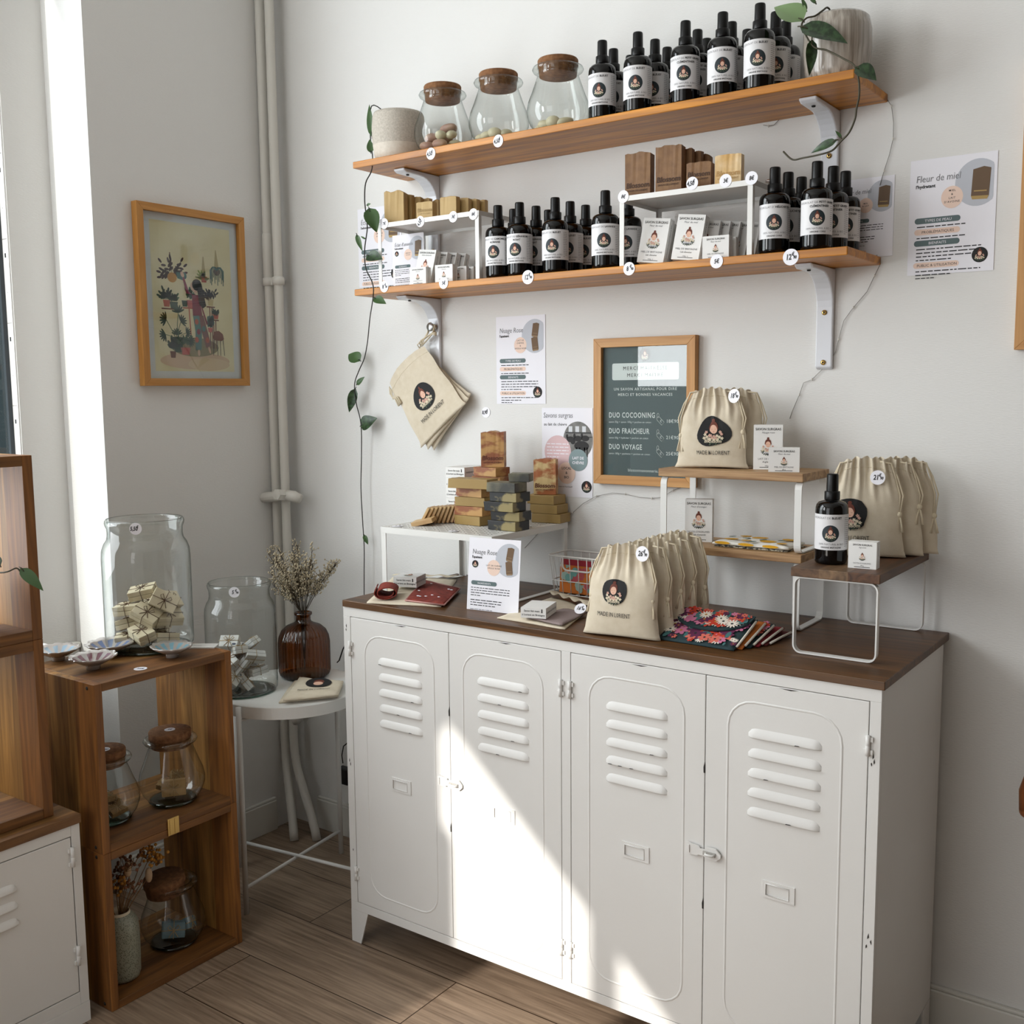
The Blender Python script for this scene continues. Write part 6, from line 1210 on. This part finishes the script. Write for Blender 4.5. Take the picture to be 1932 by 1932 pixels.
dup_jar((.385,-.800,.0212),1.06,'cork jar with blue wrapped soaps in the dark lower crate',[(.020,-.014,.046,1.35,.1,.95,.85),(-.025,.012,.030,.6,.1,.2,.6),(.03,.03,.05,1.2,.3,2,.6)],('blue grey soap bundle in the lower crate jar','bundles in the lower crate jar'),BLU,TW2,tilt=.12)
# patterned vase with dried flowers in the lower crate
VX,VY=.425,-.985
t=empty('patterned_vase',(VX,VY,.0212),'grey green vase with dark leaf pattern in the lower crate','vase'); 
def vmat():
    m_=P('leaf_pattern_glaze','#8f9080',.35); nt=m_.node_tree; b_=nt.nodes['Principled BSDF']; tc=nt.nodes.new('ShaderNodeTexCoord'); mp=nt.nodes.new('ShaderNodeMapping'); mp.inputs['Scale'].default_value=(75,75,48); nt.links.new(tc.outputs['Object'],mp.inputs[0]); v_=nt.nodes.new('ShaderNodeTexVoronoi'); nt.links.new(mp.outputs[0],v_.inputs['Vector']); r_=nt.nodes.new('ShaderNodeValToRGB'); r_.color_ramp.elements[0].position=.30; r_.color_ramp.elements[1].position=.36; r_.color_ramp.elements[0].color=lin('#4c4d42'); r_.color_ramp.elements[1].color=lin('#959685'); nt.links.new(v_.outputs['Distance'],r_.inputs[0]); nt.links.new(r_.outputs[0],b_.inputs['Base Color']); return m_
b=MB(); b.lathe([(0,.001),(.032,0),(.042,.004),(.0455,.015),(.0465,.06),(.0465,.125),(.044,.148),(.036,.163),(.026,.171)],vmat(),36); b.lathe([(.026,.171),(.0255,.178),(.0235,.178),(.0225,.15)],CREAM,30); b.build('body',t)
t=empty('dried_bouquet',(VX,VY,.14),'dried yellow berry stems and grass tufts in the patterned vase','dried flowers'); q=random.Random(5); ST=P('dry_stem','#7d5a33',.9); BE=P('yellow_berries','#b9802c',.7); BE2=P('brown_berries','#6a4226',.8); TU=P('bunny_tail','#b59a7c',.95)
b=MB(); heads=[]
for i in range(13):
    a=q.uniform(0,6.28); sp_=q.uniform(.02,.075); h=q.uniform(.12,.20); e_=Vector((sp_*math.cos(a)*.7,sp_*math.sin(a)+.02,h)); 
    if i==0: e_=Vector((.02,.105,.165))
    b.tube([(0,0,0),(e_.x*.25,e_.y*.25,h*.4),tuple(e_)],.0011,ST,5); heads.append(e_)
b.build('stems',t)
for i,e_ in enumerate(heads):
    b=MB()
    if i%4==3: b.ball(tuple(e_),.012,TU,10,sq=(.8,.8,1.7)); b.build('grass_tuft',t)
    else:
        for k in range(18 if i%3==0 else 11):
            o_=Vector((q.gauss(0,.011),q.gauss(0,.013),q.gauss(0,.011))); b.tube([tuple(e_-Vector((0,0,.02))),tuple(e_+o_)],.0006,ST,4); b.ball(tuple(e_+o_),.0042,BE if i%3==0 else BE2,7)
        b.build('berry_cluster',t)
# ------------------------------------------------------------------ round white side table
TX,TY,TZ,TR_=.366,-.338,.6205,.217
t=empty('round_side_table',(TX,TY,0),'round white metal tray table in the corner, jar and amber vase on top','table')
b=MB(); b.lathe([(0,TZ-.004),(TR_-.004,TZ-.004),(TR_-.002,TZ-.001)],WMET,72); b.lathe([(TR_-.004,TZ-.0006),(TR_,TZ-.002),(TR_,TZ-.036),(TR_-.002,TZ-.036),(TR_-.004,TZ-.004)],WMET,96,smooth=False); b.lathe([(0,TZ-.0005),(TR_-.003,TZ-.0005)],WMET,72); b.build('tray_top',t)
for k in range(4):
    a=math.radians(-82+90*k); r_=TR_+.0085; c_=(r_*math.cos(a),r_*math.sin(a)); b=MB(); b.tube([(c_[0],c_[1],0),(c_[0],c_[1],TZ-.004)],.0078,WMET,12); b.build('leg',t)
    b=MB(); b.tube([(c_[0]*.97,c_[1]*.97,TZ-.045),(0.0,0.0,TZ-.045)],.0045,WMET,8); b.build('support_bar',t)
for k in(0,1):
    a=math.radians(-82+90*k); r_=TR_+.0085; b=MB(); b.tube([(r_*math.cos(a),r_*math.sin(a),.078+.008*k),(-r_*math.cos(a),-r_*math.sin(a),.078+.008*k)],.0052,WMET,10); b.build('cross_bar',t)
p=at(572,1270,'z',TZ); VA=(p.x-.0,p.y+.018,TZ+.0006); VA=(.318,-.232,TZ+.0006)
t=empty('amber_vase',VA,'ribbed amber glass bottle vase on the round table','vase')
pr=[(0,.002),(.066,.002),(.0755,.008),(.079,.020),(.079,.108),(.0785,.112),(.076,.128),(.068,.146),(.053,.160),(.034,.168),(.0245,.174),(.0225,.180),(.0225,.192),(.0275,.196),(.0275,.202),(.0225,.204),(.020,.198)]
b=MB(); b.lathe(pr,AMBER,144,rib=(36,.018,2,8)); b.build('glass',t)
b=MB(); b.lathe([(0,.0004),(.066,.0004),(.074,.008),(0,.012)],P('amber_base','#2a1608',.1,coat=.5),40); b.build('base',t)
t=empty('dried_bouquet',(VA[0],VA[1],VA[2]+.02),'dried cream statice twigs in the amber vase','dried flowers'); q=random.Random(12); TWG=P('dark_twig','#3b2f22',.9); CRF=P('cream_floret','#b5a88d',.9)
for s_ in range(26):
    b=MB(); a=q.uniform(0,6.28); sp_=q.uniform(.02,.15)*(1 if s_%3 else 1.15); h=q.uniform(.25,.37) if s_%3 else q.uniform(.30,.40); e_=Vector((sp_*math.cos(a),sp_*math.sin(a)*.8,h))
    nk=Vector((.010*math.cos(a),.010*math.sin(a),.185)); m1=nk.lerp(e_,.5)+Vector((0,0,.015)); b.tube([(0,0,.0),tuple(nk),tuple(m1),tuple(e_)],.0009,TWG,4)
    for k in range(44):
        f=q.uniform(.30,1.0); base=nk.lerp(e_,f); o_=Vector((q.gauss(0,.011),q.gauss(0,.010),q.uniform(.004,.026))); tip=base+o_
        b.tube([tuple(base),tuple(tip)],.0005,TWG,3)
        b.ball(tuple(tip),.0024,CRF,5,sq=(1,1,1.3)); b.ball(tuple(base.lerp(tip,.6)+Vector((q.uniform(-.003,.003),q.uniform(-.003,.003),0))),.0020,CRF,5)
    b.build('twig',t)
# folded bags on the table
for k in range(2):
    z_=TZ+.001+.011*k; cn=[G(526+8*k,1327-4*k,z_),G(638,1316-3*k,z_),G(648,1288,z_),G(560+6*k,1280,z_)]
    t=empty('drawstring_bag',(0,0,0),f"folded cotton bag, {('lower','upper')[k]} of two lying on the round table",'bag'); b=clothpatch(MB(),cn,z_,.0105,LINEN,14,.0012,k)
    if k==1:
        C=[Vector((a,c_)) for a,c_ in cn]; xf=lambda x,y,h:(lambda p_:Vector((p_.x,p_.y,z_+.0118+h)))((C[0]*(1-x)+C[1]*x)*(1-y)+(C[3]*(1-x)+C[2]*x)*y)
        b.ell(xf,.52,.66,.27,.27,BLACKP,.0006,n=26,rings=4); b.ell(xf,.52,.60,.10,.10,SKIN,.0010); b.ell(xf,.52,.69,.11,.12,HAIR,.0009); b.text(xf,'MADE IN LORIENT',.5,.25,.085,BLACKP,h=.0010,wide=.9)
    b.build('cloth',t)
# ------------------------------------------------------------------ string of tiny lights on the wall
def wirepath(pts,y=-.004): return [tuple(at(u,v,'y',y)) for u,v in pts]
t=empty('string_light',(0,0,0),'thin silver wire of tiny lights draped across the wall around the shelves','string light'); SW=P('silver_wire','#8e8b86',.35,.6); BU=P('tiny_bulb','#cfcbc2',.3)
segs=[[(1674,188),(1682,200),(1686,232),(1685,262),(1678,292),(1668,322),(1660,350)],[(1660,500),(1650,520),(1636,550),(1610,580),(1592,605),(1582,640),(1577,662),(1566,680),(1550,698),(1532,716),(1516,722),(1508,745),(1495,775),(1490,790)],[(1440,236),(1450,238),(1460,236),(1470,226)],[(1060,980),(1080,968),(1100,950),(1125,936),(1155,930),(1180,932),(1205,938),(1230,940),(1250,938),(1270,925),(1290,918)],[(990,1034),(1010,1012),(1030,992),(1046,985)]]
for sg in segs:
    b=MB(); pw=wirepath(sg); b.tube(pw,.0007,SW,5); b.build('wire',t)
    for i in range(1,len(pw)-1,2): b=MB(); b.ball(pw[i],.0018,BU,6,sq=(1,1,2.0)); b.build('tiny_bulb',t)
# black power cord and plug behind the table
t=empty('power_cord',(0,0,0),'black cord and plug on the wall between round table and sideboard','cord'); b=MB(); b.tube([tuple(at(u,v,'y',-.02)) for u,v in((656,1208),(647,1225),(640,1246),(636,1250))],.0022,P('black_rubber','#0d0d0e',.5),6); b.build('cord',t)
b=MB(); b.tube([tuple(at(u,v,'y',-.03)) for u,v in((660,1398),(648,1408),(645,1425),(647,1440))],.002,P('black_rubber','#0d0d0e'),6); b.build('cord',t)
p=at(651,1463,'y',-.03); b=MB(); b.box((p.x,p.y,p.z),(.05,.03,.055),P('black_rubber','#0d0d0e')); b.build('plug',t,bev=.004)
# rounded wooden end of a chair arm at the right edge
t=MB(); p=at(1930,1510,'y',-.10); b=MB(); b.tube([(p.x+.05,p.y,p.z+.10),(p.x+.022,p.y,p.z+.06),(p.x+.011,p.y,p.z+.02),(p.x+.010,p.y,p.z-.02)],[.020,.020,.020,.017],WOOD('chair_wood','#7b4422','#9a5e34',2,.4),20); b.ball((p.x+.010,p.y,p.z-.02),.0172,WOOD('chair_wood','',''),16); b.tube([(p.x+.05,p.y,p.z+.10),(p.x+.12,p.y,p.z+.16),(p.x+.22,p.y,p.z+.18)],.020,WOOD('chair_wood','',''),16)
tag(b.build('wooden_armrest'),'rounded brown wooden end cut by the right edge of the picture','furniture')
